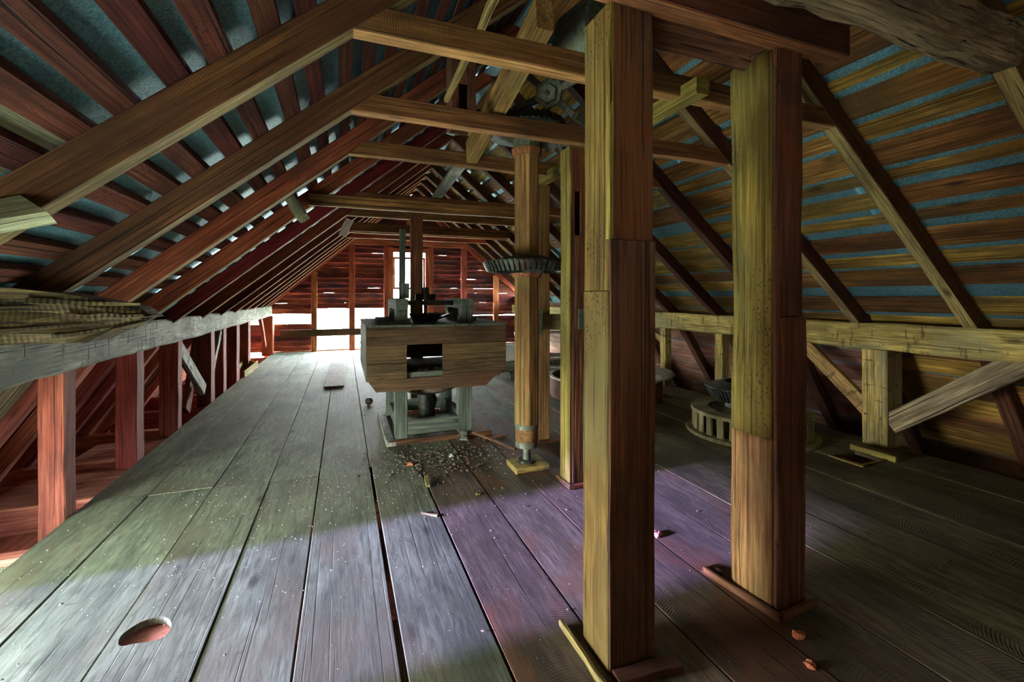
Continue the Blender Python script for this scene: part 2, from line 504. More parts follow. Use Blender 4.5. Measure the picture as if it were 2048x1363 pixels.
for i in range(len(cr) - 1):
    a, b = cr[i], cr[i + 1]
    j1 = 4.14 + random.uniform(-.03, .03) - .04 * i
    j2 = 9.25 + random.uniform(-.04, .04)
    m1 = M['floor'] if i < 6 else (M['floor_brown'] if i < 11 else M['floor_olive'])
    m2 = M['floor'] if i < 11 else M['floor_olive']
    if i == 2:
        hl = [(-0.899, 2.369), (-0.92, 2.434), (-0.889, 2.492), (-0.847, 2.516), (-0.786, 2.509), (-0.743, 2.459), (-0.729, 2.398), (-0.744, 2.357), (-0.785, 2.352), (-0.848, 2.361)]
        sm = []
        for q in range(len(hl)):      # round the outline
            pa, pb, pc, pd = (Vector(hl[(q + e) % len(hl)]) for e in (-1, 0, 1, 2))
            for u in (0, .33, .67):
                sm.append(tuple(.5 * (2 * pb + (pc - pa) * u + (2 * pa - 5 * pb + 4 * pc - pd) * u * u + (3 * pb - pa - 3 * pc + pd) * u ** 3)))
        hl = [(min(max(px_, a + .012), b - .012), py_) for px_, py_ in sm]
        hole_board('floor_board', a + .004, b - .004, Y_BACK, j1, -.001, .032, hl, m1, floor)
        fboard(a, b, j1, j2, m2)
        fboard(a, b, j2, Y_GAB, m2)
    elif i == 5:      # beside the widening gap
        timber('floor_board', ((a + b) / 2 + .016, Y_BACK, -.022), ((a + b) / 2 + .002, 4.06, -.016), b - a - .03, .032, m1, parent=floor, n=5, jit=.002, cham=.003)
        fboard(a, b, 4.06, j2, m2)
        fboard(a, b, j2, Y_GAB, m2)
    elif i == 15:
        fboard(a, b, Y_BACK, 2.55, m1)
        fboard(a, b, 2.79, 7.2, m2)
        fboard(a, b, 7.2, Y_GAB, m2)
    elif i >= 7:
        q = [5.2, 6.6, 4.9, 7.1, 5.6, 4.6, 6.0, 5.3, 7.4, 6.3][i - 7]
        fboard(a, b, Y_BACK, q, m1)
        fboard(a, b, q, 9.6, m2)
        fboard(a, b, 9.6, Y_GAB, m2)
    else:
        fboard(a, b, Y_BACK, j1, m1)
        fboard(a, b, j1, j2, m2)
        fboard(a, b, j2, Y_GAB, m2)
# joists under the floor, reaching out beyond the left edge
for Y in (-0.6, .6, 1.7, 2.55, 3.55, 4.45, 5.3, 6.3, 7.3, 8.3, 9.4, 10.5, 11.6, 12.7):
    block('floor_joist', -2.85, 5.2, Y - .05, Y + .05, -.29, -.06, M['sheath_red'], floor, n=4)
block('floor_board', -2.5, -1.78, 4.3, 4.93, -.075, -.05, M['sheath_red'], floor, axis='x')
block('floor_board', -2.4, -1.78, 5.25, 5.85, -.075, -.05, M['sheath_red'], floor, axis='x')
block('floor_board', -2.5, -1.78, 2.9, 3.4, -.075, -.05, M['weathered'], floor, axis='x')
for k in range(-3, 15):     # boards nailed under the joists close off the storey below
    # (outside the left floor edge they are missing near the camera, so daylight comes up there)
    block('lower_board', -1.72 + k * .575, -1.72 + (k + 1) * .575 - .004, 3.2 if k < 0 else Y_BACK, Y_GAB, -.32, -.295, M['sheath_red'] if k < 0 else M['clad_front'], floor, axis='y')
block('patch_board', -.97, -.6, 2.3, 2.7, -.062, -.045, M['pink'], floor, axis='x')

# ---------------------------------------------------------------- roof covering
ceil = struct('ceiling')
# left: narrow laths with wide gaps
LX = [-1.70, -1.54, -1.40, -1.24, -1.09, -.945, -.805, -.64, -.50, -.33, -.19, -.03, .11, .25]
x = LX[0]
k = 0
while x < 1.55:
    wd = random.uniform(.068, .082)
    cuts = [Y_BACK, random.choice((3.9, 4.9, 5.85)), random.choice((7.85, 8.75, 9.65)), Y_GAB + .1]
    for a, b in zip(cuts, cuts[1:]):
        if x + wd < min(ridge(a), ridge(b)) - .02:
            roof_strip('lath', zl, x, x + wd, a + .004, b - .004, ROFF, .03, M['lath'], ceil, ny=8, jit=.007)
    k += 1
    x = LX[k] if k < len(LX) else x + .15 + random.uniform(-.012, .012)
# right: wide sheathing boards, gaps as seen between the two nearest rafters
gaps = [(1.95, 1.98), (2.2, 2.24), (2.42, 2.45), (2.62, 2.66), (2.85, 2.89), (3.09, 3.14), (3.205, 3.25), (3.40, 3.445), (3.545, 3.585), (3.755, 3.79), (3.865, 3.93), (4.06, 4.12), (4.20, 4.28), (4.435, 4.49), (4.595, 4.64), (4.81, 4.94), (5.12, 5.22)]
gaps = [(g0 - .006, g1 + .01) for g0, g1 in gaps]
gaps2 = [(1.9, 1.94), (2.12, 2.17), (2.36, 2.41), (2.6, 2.65), (2.8, 2.84), (3.0, 3.05), (3.2, 3.24), (3.4, 3.45), (3.6, 3.64), (3.83, 4.0), (4.15, 4.2), (4.34, 4.38), (4.52, 4.57), (4.68, 4.72), (4.82, 4.95), (5.12, 5.2)]
gaps3 = [(g0 + random.uniform(-.03, .03), g1 + random.uniform(-.02, .04)) for g0, g1 in gaps2]
for (ya, yb, gp) in ((Y_BACK, 2.12, gaps), (2.12, 3.95, gaps), (3.95, 6.95, gaps2), (6.95, 9.7, gaps3), (9.7, Y_GAB + .1, gaps2)):
    if ya < 2 and yb < 2.2:
        pass
    prev = 1.72
    for g0, g1 in gp + [(5.26, 5.3)]:
        if g0 - prev > .02:
            roof_strip('sheathing_board', zr, prev, g0, ya + .003, yb - .003, ROFF, .026, M['sheath'], ceil, ny=6, jit=.005)
        prev = g1
# metal sheets above
for side in 'LR':
    Y = Y_BACK
    i = 0
    while Y < Y_GAB + .2:
        Y1 = min(Y + .66, Y_GAB + .3)
        for (r0, r1) in ((0, .52), (.5, 1.0)):
            V, F = [], []
            n = 6
            for yk in (Y - .01, Y1 + .01):
                for q in range(n + 1):
                    f = r0 + (r1 - r0) * q / n
                    if side == 'L':
                        lo = -2.0
                        X = lo + (ridge(yk) + .02 - lo) * f
                        z = zl(X, yk)
                    else:
                        X = 5.3 + (ridge(yk) - .02 - 5.3) * f
                        z = zr(X, yk)
                    V.append((X, yk, z + ROFF + .036 + (.004 if i % 2 else 0) + random.uniform(0, .006) + (.006 if r0 else 0)))
            for q in range(n):
                F.append((q, q + 1, n + 2 + q, n + 1 + q))
            mesh_obj('metal_sheet', V, F, M['tin'], None, ceil)
        Y = Y1
        i += 1

# steep lower slopes
wl_ = struct('wall_left')
wr_ = struct('wall_right')
x = -1.93
while x > -3.1:
    wd = random.uniform(.10, .14)
    for a, b in ((Y_BACK, 1.72), (3.02, 5.0), (5.0, 9.0), (9.0, Y_GAB)):
        roof_strip('sheathing_board', zll, x - wd, x, a + .003, b - .003, .22, .03, M['sheath_red'], wl_, ny=5, jit=.006)
    x -= wd + random.uniform(.012, .03)
for k in range(5):      # added unseen boards that shade the open bay from high sky
    xo = -2.0 - k * .5
    timber('lean_to_board', (xo - .25, .9, 1.42 + k * .1), (xo - .25, 3.9, 1.42 + k * .1), .5, .025, M['weathered'], up=(.2, 0, 1), parent=wl_, n=2)
x = 5.2
while x < 6.45:
    wd = random.uniform(.09, .14)
    for a, b in ((Y_BACK, 3.0), (3.0, 6.0), (6.0, 9.5), (9.5, Y_GAB)):
        m = M['sheath'] if b <= 3.0 else M['sheath_low'] if x > 5.45 else M['sheath']
        roof_strip('sheathing_board', zlr, x, x + wd, a + .003, b - .003, .22, .026, m, wr_, ny=5, jit=.006)
    x += wd + random.uniform(.014, .035)
for par, fz, xa, xb in ((wl_, zll, -1.85, -3.15), (wr_, zlr, 5.1, 6.5)):
    Y = Y_BACK
    while Y < Y_GAB:
        Y1 = min(Y + 1.3, Y_GAB + .2)
        if par is wl_:      # one unseen bay left bare, added to admit low sun and sky
            Y1 = 1.72 if Y < 1.72 else 3.02 if Y < 3.02 else Y1
        if par is wl_ and Y == 1.72:
            Y = Y1
            continue
        V = []
        for yk in (Y - .01, Y1 + .01):
            for xx in (xa, xb):
                V.append((xx, yk, fz(xx, yk) + .262 + random.uniform(0, .006)))
        mesh_obj('metal_sheet', V, [(0, 1, 3, 2)], M['tin'], None, par)
        Y = Y1

# ---------------------------------------------------------------- rafters
ORD = ['first', 'second', 'third', 'fourth', 'fifth', 'sixth', 'seventh', 'eighth', 'ninth', 'tenth', 'eleventh', 'twelfth', 'thirteenth']
h = .145


def rafter(side, Y, label, mat, edge):
    rx = ridge(Y)
    if side == 'L':
        a = (-1.98, Y, zl(-1.98, Y))
        b = (rx, Y, zl(rx, Y))
    else:
        a = (5.22, Y, zr(5.22, Y))
        b = (rx, Y, zr(rx, Y))
    a, b = Vector(a), Vector(b)
    d = (b - a).normalized()
    up = Vector((-d.z, 0, d.x)) if d.x > 0 else Vector((d.z, 0, -d.x))
    a += up * h / 2
    b += up * h / 2
    sl = abs(d.z / d.x)
    o = timber('rafter', a, b, .10, h, mat, up, n=7, jit=.004, cut=(0, -sl * .999), edge=edge, edge_side='bottom')
    return props(o, label, 'rafter', 'rafters of the %s roof slope' % ('left' if side == 'L' else 'right'))


lblL = ['brown rafter with pale weathered underside, nearest on the left roof slope',
        'brown rafter with narrow yellowish underside, second on the left roof slope',
        'dark red rafter carrying the third tie beam, third on the left slope']
lblR = ['near rafter at the top right corner with knotty yellow underside',
        'long slanting rafter right of the front right post, second on the right slope',
        'rafter passing behind the front right post, third on the right slope']
for i, Y in enumerate(RY):
    if i > 0:
        lab = lblL[i - 1] if i <= 3 else 'reddish brown rafter on the left roof slope, %s counted from the camera' % ORD[i - 1]
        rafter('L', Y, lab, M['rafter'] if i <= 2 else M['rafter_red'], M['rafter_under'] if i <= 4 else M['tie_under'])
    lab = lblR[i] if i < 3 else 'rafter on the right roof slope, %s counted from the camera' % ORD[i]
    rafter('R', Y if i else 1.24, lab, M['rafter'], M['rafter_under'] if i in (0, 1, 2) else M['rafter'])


def lower_rafter(side, Y, label):
    if side == 'L':
        a, b = Vector((-3.1, Y, zll(-3.1, Y))), Vector((-1.93, Y, zll(-1.93, Y)))
        mat, edge = M['sheath_red'], None
    else:
        a, b = Vector((6.4, Y, zlr(6.4, Y))), Vector((5.22, Y, zlr(5.22, Y)))
        mat, edge = M['rafter'], M['rafter']
    d = (b - a).normalized()
    up = Vector((-d.z, 0, d.x)) if d.x > 0 else Vector((d.z, 0, -d.x))
    a += up * .055
    b += up * .055
    o = timber('lower_rafter', a, b, .12, .11, mat, up, n=5, jit=.004, edge=edge, edge_side='bottom')
    return props(o, label, 'rafter', 'lower rafters outside the %s wall plate' % ('left' if side == 'L' else 'right'))


for i, Y in enumerate([3.04, 3.5, 3.95, 4.42, 4.92, 5.4, 5.88, 6.4, 6.95, 7.9]):
    lower_rafter('L', Y, 'red lower rafter outside the left wall plate, %s from the camera' % ORD[i])
for i, Y in enumerate([1.14, 2.12, 3.04, 3.95, 4.92, 5.88, 6.95, 7.9]):
    lower_rafter('R', Y, 'steep lower rafter outside the right wall plate, %s from the camera' % ORD[i])

# ---------------------------------------------------------------- wall plates
def hewn(name, p0, p1, w, h, mat, n, jit, label, cat):
    o = timber(name, p0, p1, w, h, mat, n=n, jit=jit, cham=.018)
    return props(o, label, cat)


hewn('wall_plate', (-1.85, 1.5, 1.12), (-1.85, 13.05, 1.11), .2, .27, M['plate_l'], 34, .009, 'long grey hewn timber plate along the top of the left knee wall', 'beam')
hewn('wall_plate', (5.1, Y_BACK, 1.09), (5.1, 13.05, 1.1), .2, .265, M['plate_r'], 34, .007, 'long yellowish hewn timber plate along the top of the right knee wall', 'beam')

# ---------------------------------------------------------------- knee wall posts and braces
G = 'posts of the left knee wall'


def kpost(x0, x1, y0, y1, z0, z1, label, mat, edge=None, es='left', group=G, **kw):
    o = block('knee_wall_post', x0, x1, y0, y1, z0, z1, mat, None, axis='z', n=6, jit=.003, edge=edge, edge_side=es, **kw)
    return props(o, label, 'post', group)


lab = ['wide reddish post with dark stained band, nearest under the left plate',
       'red post with mottled yellow edge, second under the left plate',
       'red post with thin pale edge, third under the left plate',
       'dark post with gnarled yellow edge beside the pale brace, fourth under left plate',
       'fifth post under the left plate, close to a row of slim edges',
       'sixth post under the left plate, dark with pale edge',
       'seventh post under the left plate, dark, beside the wooden bracket']
for (y0, y1, xl), l in zip(((3.846, 3.983, -1.865), (4.956, 5.118, -1.882), (6.021, 6.154, -1.904), (7.359, 7.56, -1.9), (8.059, 8.25, -1.9), (8.961, 9.2, -1.9), (9.964, 10.2, -1.9)), lab):
    kpost(xl - .03, -1.755, y0, y1, -.28, .99, l, M['post_red'], M['post_edge'], 'right')  # narrow inner face coloured as lit, broad face as red-lit
kpost(-1.95, -1.70, 12.75, 13.02, -.03, .985, 'thick corner post at the far end of the left plate', M['stud'])
GR = 'posts of the right knee wall'
pk = kpost(4.985, 5.24, 2.72, 2.95, 0, .962, 'thick split yellow post with bolt holes under the right plate', M['plate_r'], group=GR, cham=.012)
for yy, zz in ((2.91, .30), (2.77, .285)):
    lathe('bolt_hole', [(0, 0), (.012, 0), (.012, .006), (0, .006)], M['iron'], (4.985, yy, zz), 10, pk, Vector((-1, 0, 0)).to_track_quat('Z', 'Y').to_matrix(), close=False)
kpost(5.02, 5.15, 4.76, 4.9, 0, .962, 'slim yellow post under the right plate behind the small toothed gear', M['plate_r'], group=GR)
kpost(5.02, 5.15, 5.95, 6.08, 0, .962, 'slim post under the right plate just right of the nearest boxed post', M['plate_r'], group=GR)
kpost(5.02, 5.16, 7.9, 8.05, 0, .962, 'distant post under the right plate behind the nearest boxed post', M['plate_r'], group=GR)


def brace(p0, p1, w, h, label, mat, up=(1, 0, 0), cut=(0, 0), cuty=(0, 0)):
    o = timber('diagonal_brace', p0, p1, w, h, mat, up, n=5, jit=.003, cut=cut, cuty=cuty)
    return props(o, label, 'brace')


brace((5.04, 2.72, .24), (5.04, 1.75, 1.02), .19, .05, 'wide grey-brown diagonal brace rising right from the thick yellow post', M['old_beam'])
brace((5.08, 3.6, .93), (5.08, 2.9, .30), .15, .07, 'yellow diagonal brace falling right to the thick yellow post', M['plate_r'])
brace((5.1, 6.1, .75), (5.1, 6.65, 1.0), .1, .06, 'short brace under the right plate at the edge of the nearest boxed post', M['plate_r'])
brace((-1.8, 6.1, .95), (-1.8, 7.15, .22), .16, .06, 'pale grey diagonal brace in a V under the left plate', M['plate_l'])
brace((-1.95, 7.5, .95), (-1.93, 6.9, .0), .2, .06, 'dark red slanting board behind the V brace under the left plate', M['post_red'])
brace((-1.8, 7.62, .45), (-1.8, 8.02, .97), .1, .05, 'thin pale brace rising to the left plate beside the gnarled post', M['plate_l'])
brace((-1.8, 11.6, .98), (-1.8, 12.2, .28), .12, .07, 'reddish brace near the far left corner post', M['stud'])
brace((-2.0, 3.9, 1.0), (-2.42, 3.15, -.1), .22, .06, 'olive slanting board at the left edge under the grey plate', M['old_beam'])
# small bracket box
bx = thing('wooden_bracket', (-1.72, 9.75, 0), 'small open wooden box bracket on the floor edge by the far left posts', 'bracket')
timber('side_board', (-1.72, 9.35, .04), (-1.62, 10.1, .14), .03, .14, M['post_edge'], parent=bx)
timber('end_board', (-1.66, 10.1, .12), (-1.86, 10.1, .2), .03, .12, M['post_edge'], parent=bx)
timber('back_board', (-1.86, 9.45, .12), (-1.86, 10.1, .2), .03, .1, M['post_edge'], parent=bx)

# ---------------------------------------------------------------- tie beams
GT = 'tie beams between the rafters'


def tie(Y, z, x0, x1, label, mat=None, hh=.125, ww=.09, edge=None, jit=.003):
    o = timber('tie_beam', (x0, Y, z + hh / 2), (x1, Y, z + hh / 2), ww, hh, mat or M['tie'], n=8, jit=jit,
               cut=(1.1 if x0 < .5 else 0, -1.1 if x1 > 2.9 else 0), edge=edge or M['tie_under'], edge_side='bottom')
    return props(o, label, 'beam', GT)


tie(2.125, 2.69, .06, 3.22, 'nearest brown tie beam, crossing high from the left rafter to the right slope')
tie(3.045, 2.69, .06, 3.22, 'second brown tie beam, just below and beyond the nearest one')
tie(3.955, 2.69, .06, 3.22, 'third brown tie beam, meeting the octagonal shaft')
tie(5.88, 2.69, .06, 3.22, 'fourth brown tie beam, hidden behind a board with a hanging block')
tie(6.95, 2.69, .06, 3.22, 'fifth tie beam with a pale lit lower edge', M['tie'])
tie(9.0, 2.72, .1, 3.3, 'sixth tie beam, reddish, in front of the gable', M['stud'])
tie(10.6, 2.82, .12, 3.4, 'seventh tie beam, thin and reddish, nearest the gable', M['stud'])
o = timber('old_tie_beam', (1.45, 1.22, 2.80), (3.2, 1.22, 2.78), .18, .22, M['old_beam'], n=10, jit=.012, cham=.03)
props(o, 'heavy weathered beam at the top right corner with pale square tag', 'beam')
block('square_tag', 2.385, 2.435, 1.112, 1.12, 2.835, 2.885, M['white_paint'], o, n=1)
o = timber('header_beam', (-.5, 1.47, 2.765), (2.31, 1.47, 2.765), .1, .18, M['clad_front'], n=7, edge=M['tie_under'])
props(o, 'dark red-brown beam lying across the tops of the two front boxed posts', 'beam')

ch = thing('chute_board', (1.5, 1.57, 2.64), 'red-brown slanting chute boards between the two front boxed posts', 'chute')
timber('lower_board', (1.2, 1.602, 2.675), (1.885, 1.602, 2.675), .125, .02, M['clad_red'], up=(0, .62, .75), parent=ch)
timber('upper_board', (1.2, 1.545, 2.73), (1.885, 1.545, 2.73), .09, .02, M['clad_front'], up=(0, .62, .75), parent=ch)

o = timber('notched_beam', (1.915, 1.95, 2.70), (1.915, 4.18, 2.69), .095, .095, M['yellow'], n=6, jit=.004)
props(o, 'bright yellow wormy beam end resting beside the nearest tie beam', 'beam')

# split beam lying on the left plate
pts = []
sb = []
random.seed(11)
V, F = [], []
prof_top = [(-3.4, 1.57), (-2.4, 1.57), (-1.8, 1.56), (-1.5, 1.54), (-1.3, 1.51), (-1.12, 1.475), (-1.0, 1.44), (-.95, 1.41)]
prof_bot = [(-3.4, 1.265), (-2.4, 1.262), (-1.8, 1.262), (-1.5, 1.262), (-1.3, 1.262), (-1.22, 1.266), (-1.1, 1.33), (-1.0, 1.37)]
n = len(prof_top)
for (xt, zt), (xb, zb) in zip(prof_top, prof_bot):
    for q in range(6):
        f = q / 5
        rag = random.uniform(-.035, .035) if xt > -1.2 else random.uniform(-.004, .004)
        V.append((xb + (xt - xb) * f + rag, 2.87 + (.012 * math.sin(9 * f + xt * 7)), zb + (zt - zb) * f))
    for q in range(6):
        f = q / 5
        rag = random.uniform(-.05, .02) if xt > -1.2 else 0
        V.append((xb + (xt - xb) * f + rag, 3.07, zb + (zt - zb) * f))
for i in range(n - 1):
    o0, o1 = i * 12, (i + 1) * 12
    for q in range(5):
        F.append((o0 + q, o1 + q, o1 + q + 1, o0 + q + 1))
        F.append((o0 + 6 + q + 1, o1 + 6 + q + 1, o1 + 6 + q, o0 + 6 + q))
    F.append((o0 + 5, o1 + 5, o1 + 11, o0 + 11))
    F.append((o0 + 6, o1 + 6, o1, o0))
e = (n - 1) * 12
for q in range(5):
    F.append((e + q, e + 6 + q, e + 7 + q, e + q + 1))
    F.append((q, q + 1, 7 + q, 6 + q))
V = [(x + 3.4, y - 2.97, z - 1.4) for x, y, z in V]
bt = thing('broken_beam', (-2.2, 2.97, 1.262), 'dark broken timber with splintered end lying across the left plate', 'beam')
mesh_obj('timber', V, F, [M['split_beam']], Matrix.Translation((-3.4, 2.97, 1.4)), bt)
for (x0, z0, x1, z1, r) in ((-2.1, 1.40, -1.68, 1.405, .012), (-1.75, 1.43, -1.25, 1.46, .010), (-1.6, 1.33, -1.15, 1.36, .016), (-1.45, 1.48, -1.0, 1.455, .02), (-1.35, 1.30, -1.08, 1.335, .014), (-1.3, 1.40, -.98, 1.40, .018)):
    timber('splinter', (x0, 2.857, z0), (x1, 2.862 + random.uniform(-.01, .02), z1), .012, r * 1.6, M['split_beam'], parent=bt, n=4, jit=.004, taper=.35)
random.seed(23)

# weathered boards at the near left roof edge
GW = 'weathered boards at the near left roof edge'
o = timber('weathered_board', (-2.1, 1.95, 1.42), (-1.0, 2.05, 1.80), .12, .05, M['weathered'], up=(0, -.8, .6), n=5, jit=.012, cuty=(0, -.6))
props(o, 'grey-green board with broken end below the nearest left rafter', 'board', GW)
o = roof_strip('weathered_board', zl, -1.22, -1.06, .9, 2.1, ROFF + .0305, .02, M['weathered'], None, ny=4)
props(o, 'pale green plank above the laths at the left frame edge', 'board', GW)
o = roof_strip('weathered_board', zl, -1.03, -.89, 1.2, 2.3, ROFF + .0305, .02, M['weathered'], None, ny=4, jit=.02)
props(o, 'mossy grey plank behind the laths above the nearest left rafter', 'board', GW)
o = timber('weathered_board', (-1.9, 2.2, 1.5), (-1.45, 2.25, 1.42), .12, .08, M['weathered'], n=3, jit=.012)
props(o, 'short grey-green broken beam stub above the splintered timber', 'board', GW)

# ---------------------------------------------------------------- boards nailed in front of ties
o = timber('nailed_board', (-.33, 4.8, 2.46), (2.3, 4.8, 2.475), .04, .12, M['tie'], n=8, edge=M['white_paint'], edge_side='bottom')
props(o, 'long brown board with pale lower edge hung from the rafters, with block at left end', 'board')
o = timber('hanging_block', (-.5, 4.77, 2.50), (-.36, 4.62, 2.24), .1, .1, M['weathered'], up=(0, 1, .3), n=3)
props(o, 'grey block of wood hanging at the left end of the nailed board', 'block')
o = timber('nailed_board', (.08, 7.8, 2.66), (2.95, 7.8, 2.66), .05, .15, M['tie'], n=8, edge=M['tie_under'])
props(o, 'brown board in front of the gable with white block at its left end', 'board')
o = timber('nailed_block', (-.02, 7.76, 2.5), (.1, 7.7, 2.76), .12, .1, M['white_paint'], up=(0, 1, 0), n=3)
props(o, 'pale painted block at the left end of the farther nailed board', 'block')
# stringer on top of the ties
o = timber('stringer', (1.04, 2.2, 3.06), (1.09, 3.87, 2.80), .10, .2, M['shaft'], n=7, jit=.006)
props(o, 'yellow timber sloping down from above the nearest tie beam to the third', 'beam')
o = timber('pole', (.74, 1.75, 3.06), (.66, 3.0, 2.86), .04, .04, M['rafter_under'], n=6, jit=.006, cham=.018)
props(o, 'thin bark-edged pole lying on the tie beams left of the sloping yellow timber', 'pole')
# hanging elevator leg
hp = thing('hanging_box', (.95, 3.6, 2.55), 'hanging square wooden box leg with slot between second and third tie', 'chute')
block('front_board', .80, .86, 3.42, 3.44, 2.86, 3.6, M['clad_front'], hp, axis='z')
block('front_board', .93, 1.0, 3.42, 3.44, 2.86, 3.6, M['clad_front'], hp, axis='z')
block('front_board', .86, .93, 3.42, 3.44, 3.2, 3.6, M['clad_front'], hp, axis='z')
block('side_board', .80, .82, 3.44, 3.62, 2.86, 3.6, M['clad_front'], hp, axis='z')
block('side_board', .98, 1.0, 3.44, 3.62, 2.86, 3.6, M['shaft'], hp, axis='z')
block('back_board', .82, .98, 3.60, 3.62, 2.86, 3.6, M['clad_front'], hp, axis='z')
o = timber('stringer', (1.10, 4.05, 2.84), (1.2, 6.1, 2.86), .12, .06, M['plate_l'], n=4, jit=.004)
props(o, 'pale lit timber running lengthwise beyond the third tie beam', 'beam')

# ---------------------------------------------------------------- boxed posts at the front
p1 = thing('boxed_post', (1.09, 1.59, 0), 'nearest tall boxed wooden post with yellow left side and brown front', 'post')
X0, X1, Ya, Yb, T = .98, 1.20, 1.495, 1.69, .022
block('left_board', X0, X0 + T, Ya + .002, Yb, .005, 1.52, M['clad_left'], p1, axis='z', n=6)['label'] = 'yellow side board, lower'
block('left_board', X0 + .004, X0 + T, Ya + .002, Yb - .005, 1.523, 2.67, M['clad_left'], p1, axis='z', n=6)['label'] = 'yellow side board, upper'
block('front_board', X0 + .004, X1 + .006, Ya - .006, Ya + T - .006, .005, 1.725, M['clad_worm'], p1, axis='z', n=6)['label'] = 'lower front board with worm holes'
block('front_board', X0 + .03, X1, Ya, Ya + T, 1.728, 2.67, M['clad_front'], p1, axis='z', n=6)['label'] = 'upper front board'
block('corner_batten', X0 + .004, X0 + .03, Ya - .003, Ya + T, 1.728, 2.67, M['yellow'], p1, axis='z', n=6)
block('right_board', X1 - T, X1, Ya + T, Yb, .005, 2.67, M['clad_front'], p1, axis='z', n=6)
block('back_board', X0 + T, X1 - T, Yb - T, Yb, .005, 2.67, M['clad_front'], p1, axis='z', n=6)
timber('base_trim', (.925, 1.79, .015), (.93, 1.42, .015), .022, .03, M['post_edge'], parent=p1)
timber('base_trim', (.99, 1.45, .013), (1.27, 1.43, .013), .07, .026, M['clad_front'], parent=p1)

p2 = thing('boxed_post', (2.0, 1.6, 0), 'second tall boxed post, right of the nearest, with rounded yellow left side', 'post')
X0, X1, Ya, Yb = 1.895, 2.095, 1.488, 1.735
zb = .82


def wavy(name, z0, z1, mat, parent):
    """left board with a wany, slightly rounded outer face"""
    V, F = [], []
    nz, ny = 14, 6
    for i in range(nz + 1):
        z = z0 + (z1 - z0) * i / nz
        bul = .010 * math.sin(z * 3.1) + .006 * math.sin(z * 7.7)
        for q in range(ny + 1):
            f = q / ny
            y = Ya + .02 + (Yb - Ya - .02) * f
            out_ = .014 * math.sin(math.pi * f) ** .6 + bul * f
            V.append((z - z0, y - Ya, X0 - out_ * .8))
        for q in range(ny + 1):
            f = q / ny
            V.append((z - z0, Ya + .02 + (Yb - Ya - .02) * f - Ya, X0 + .024))
    m = 2 * (ny + 1)
    for i in range(nz):
        for q in range(ny):
            a = i * m + q
            F.append((a, a + 1, a + 1 + m, a + m))
            b = i * m + ny + 1 + q
            F.append((b, b + m, b + 1 + m, b + 1))
        F.append((i * m, i * m + m, i * m + m + ny + 1, i * m + ny + 1))
        F.append((i * m + ny, i * m + 2 * ny + 1, i * m + m + 2 * ny + 1, i * m + m + ny))
    for i in (0, nz):
        F.append(tuple(i * m + q for q in range(ny + 1)) + tuple(i * m + ny + 1 + q for q in range(ny, -1, -1)))
    # local x = up, y = world y, z = world x
    M4 = Matrix(((0, 0, 1, 0), (0, 1, 0, Ya), (1, 0, 0, z0), (0, 0, 0, 1)))
    return mesh_obj(name, V, F, mat, M4, parent, smooth=True)


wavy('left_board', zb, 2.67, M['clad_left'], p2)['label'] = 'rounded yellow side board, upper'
wavy('left_board', .005, zb - .004, M['shaft'], p2)['label'] = 'yellow-brown side board, lower'  # shaft colour reused to paint the lit left side
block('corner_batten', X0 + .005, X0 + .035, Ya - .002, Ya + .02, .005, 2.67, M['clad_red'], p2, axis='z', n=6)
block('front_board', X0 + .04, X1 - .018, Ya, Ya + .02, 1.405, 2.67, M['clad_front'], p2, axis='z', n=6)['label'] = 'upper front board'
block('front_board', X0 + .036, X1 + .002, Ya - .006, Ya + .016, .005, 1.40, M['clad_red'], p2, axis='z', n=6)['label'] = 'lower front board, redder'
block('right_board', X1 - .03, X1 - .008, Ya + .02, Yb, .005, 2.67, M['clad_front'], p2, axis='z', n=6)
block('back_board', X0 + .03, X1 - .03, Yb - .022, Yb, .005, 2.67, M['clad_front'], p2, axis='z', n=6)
timber('base_trim', (1.83, 1.86, .018), (1.872, 1.445, .018), .022, .036, M['clad_front'], parent=p2)
timber('base_trim', (1.895, 1.452, .018), (2.14, 1.465, .018), .022, .036, M['clad_front'], parent=p2)
timber('base_trim', (1.83, 1.88, .012), (1.9, 1.8, .012), .05, .024, M['clad_front'], parent=p2)

p3 = thing('boxed_post', (1.77, 3.17, 0), 'slender boxed post with slots, left of and behind the nearest boxed post', 'post')
X0, X1, Ya, Yb = 1.655, 1.86, 3.06, 3.22
block('left_board', X0, X0 + .02, Ya + .004, Yb, .03, 2.68, M['yellow'], p3, axis='z', n=6)['label'] = 'yellow edge board'  # yellow stands for light on the left side
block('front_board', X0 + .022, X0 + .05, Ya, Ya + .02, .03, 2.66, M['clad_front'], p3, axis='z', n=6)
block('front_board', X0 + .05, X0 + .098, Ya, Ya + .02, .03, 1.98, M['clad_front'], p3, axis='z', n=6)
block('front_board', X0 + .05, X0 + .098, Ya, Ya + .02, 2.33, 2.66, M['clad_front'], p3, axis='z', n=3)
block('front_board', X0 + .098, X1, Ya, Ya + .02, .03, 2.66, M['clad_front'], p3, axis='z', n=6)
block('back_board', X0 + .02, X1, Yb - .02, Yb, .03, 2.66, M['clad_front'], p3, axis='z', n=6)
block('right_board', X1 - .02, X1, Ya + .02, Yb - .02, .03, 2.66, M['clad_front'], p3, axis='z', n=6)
block('slide_plate', X0 + .075, X0 + .125, Ya - .012, Ya, 1.24, 1.40, M['iron_green'], p3, axis='z', n=1)
block('base_trim', X0 - .025, X0 + .0, Ya - .045, Yb + .02, 0.0, .035, M['clad_front'], p3)
block('base_trim', X0, X1 + .02, Ya - .045, Ya - .015, 0.0, .035, M['clad_front'], p3)

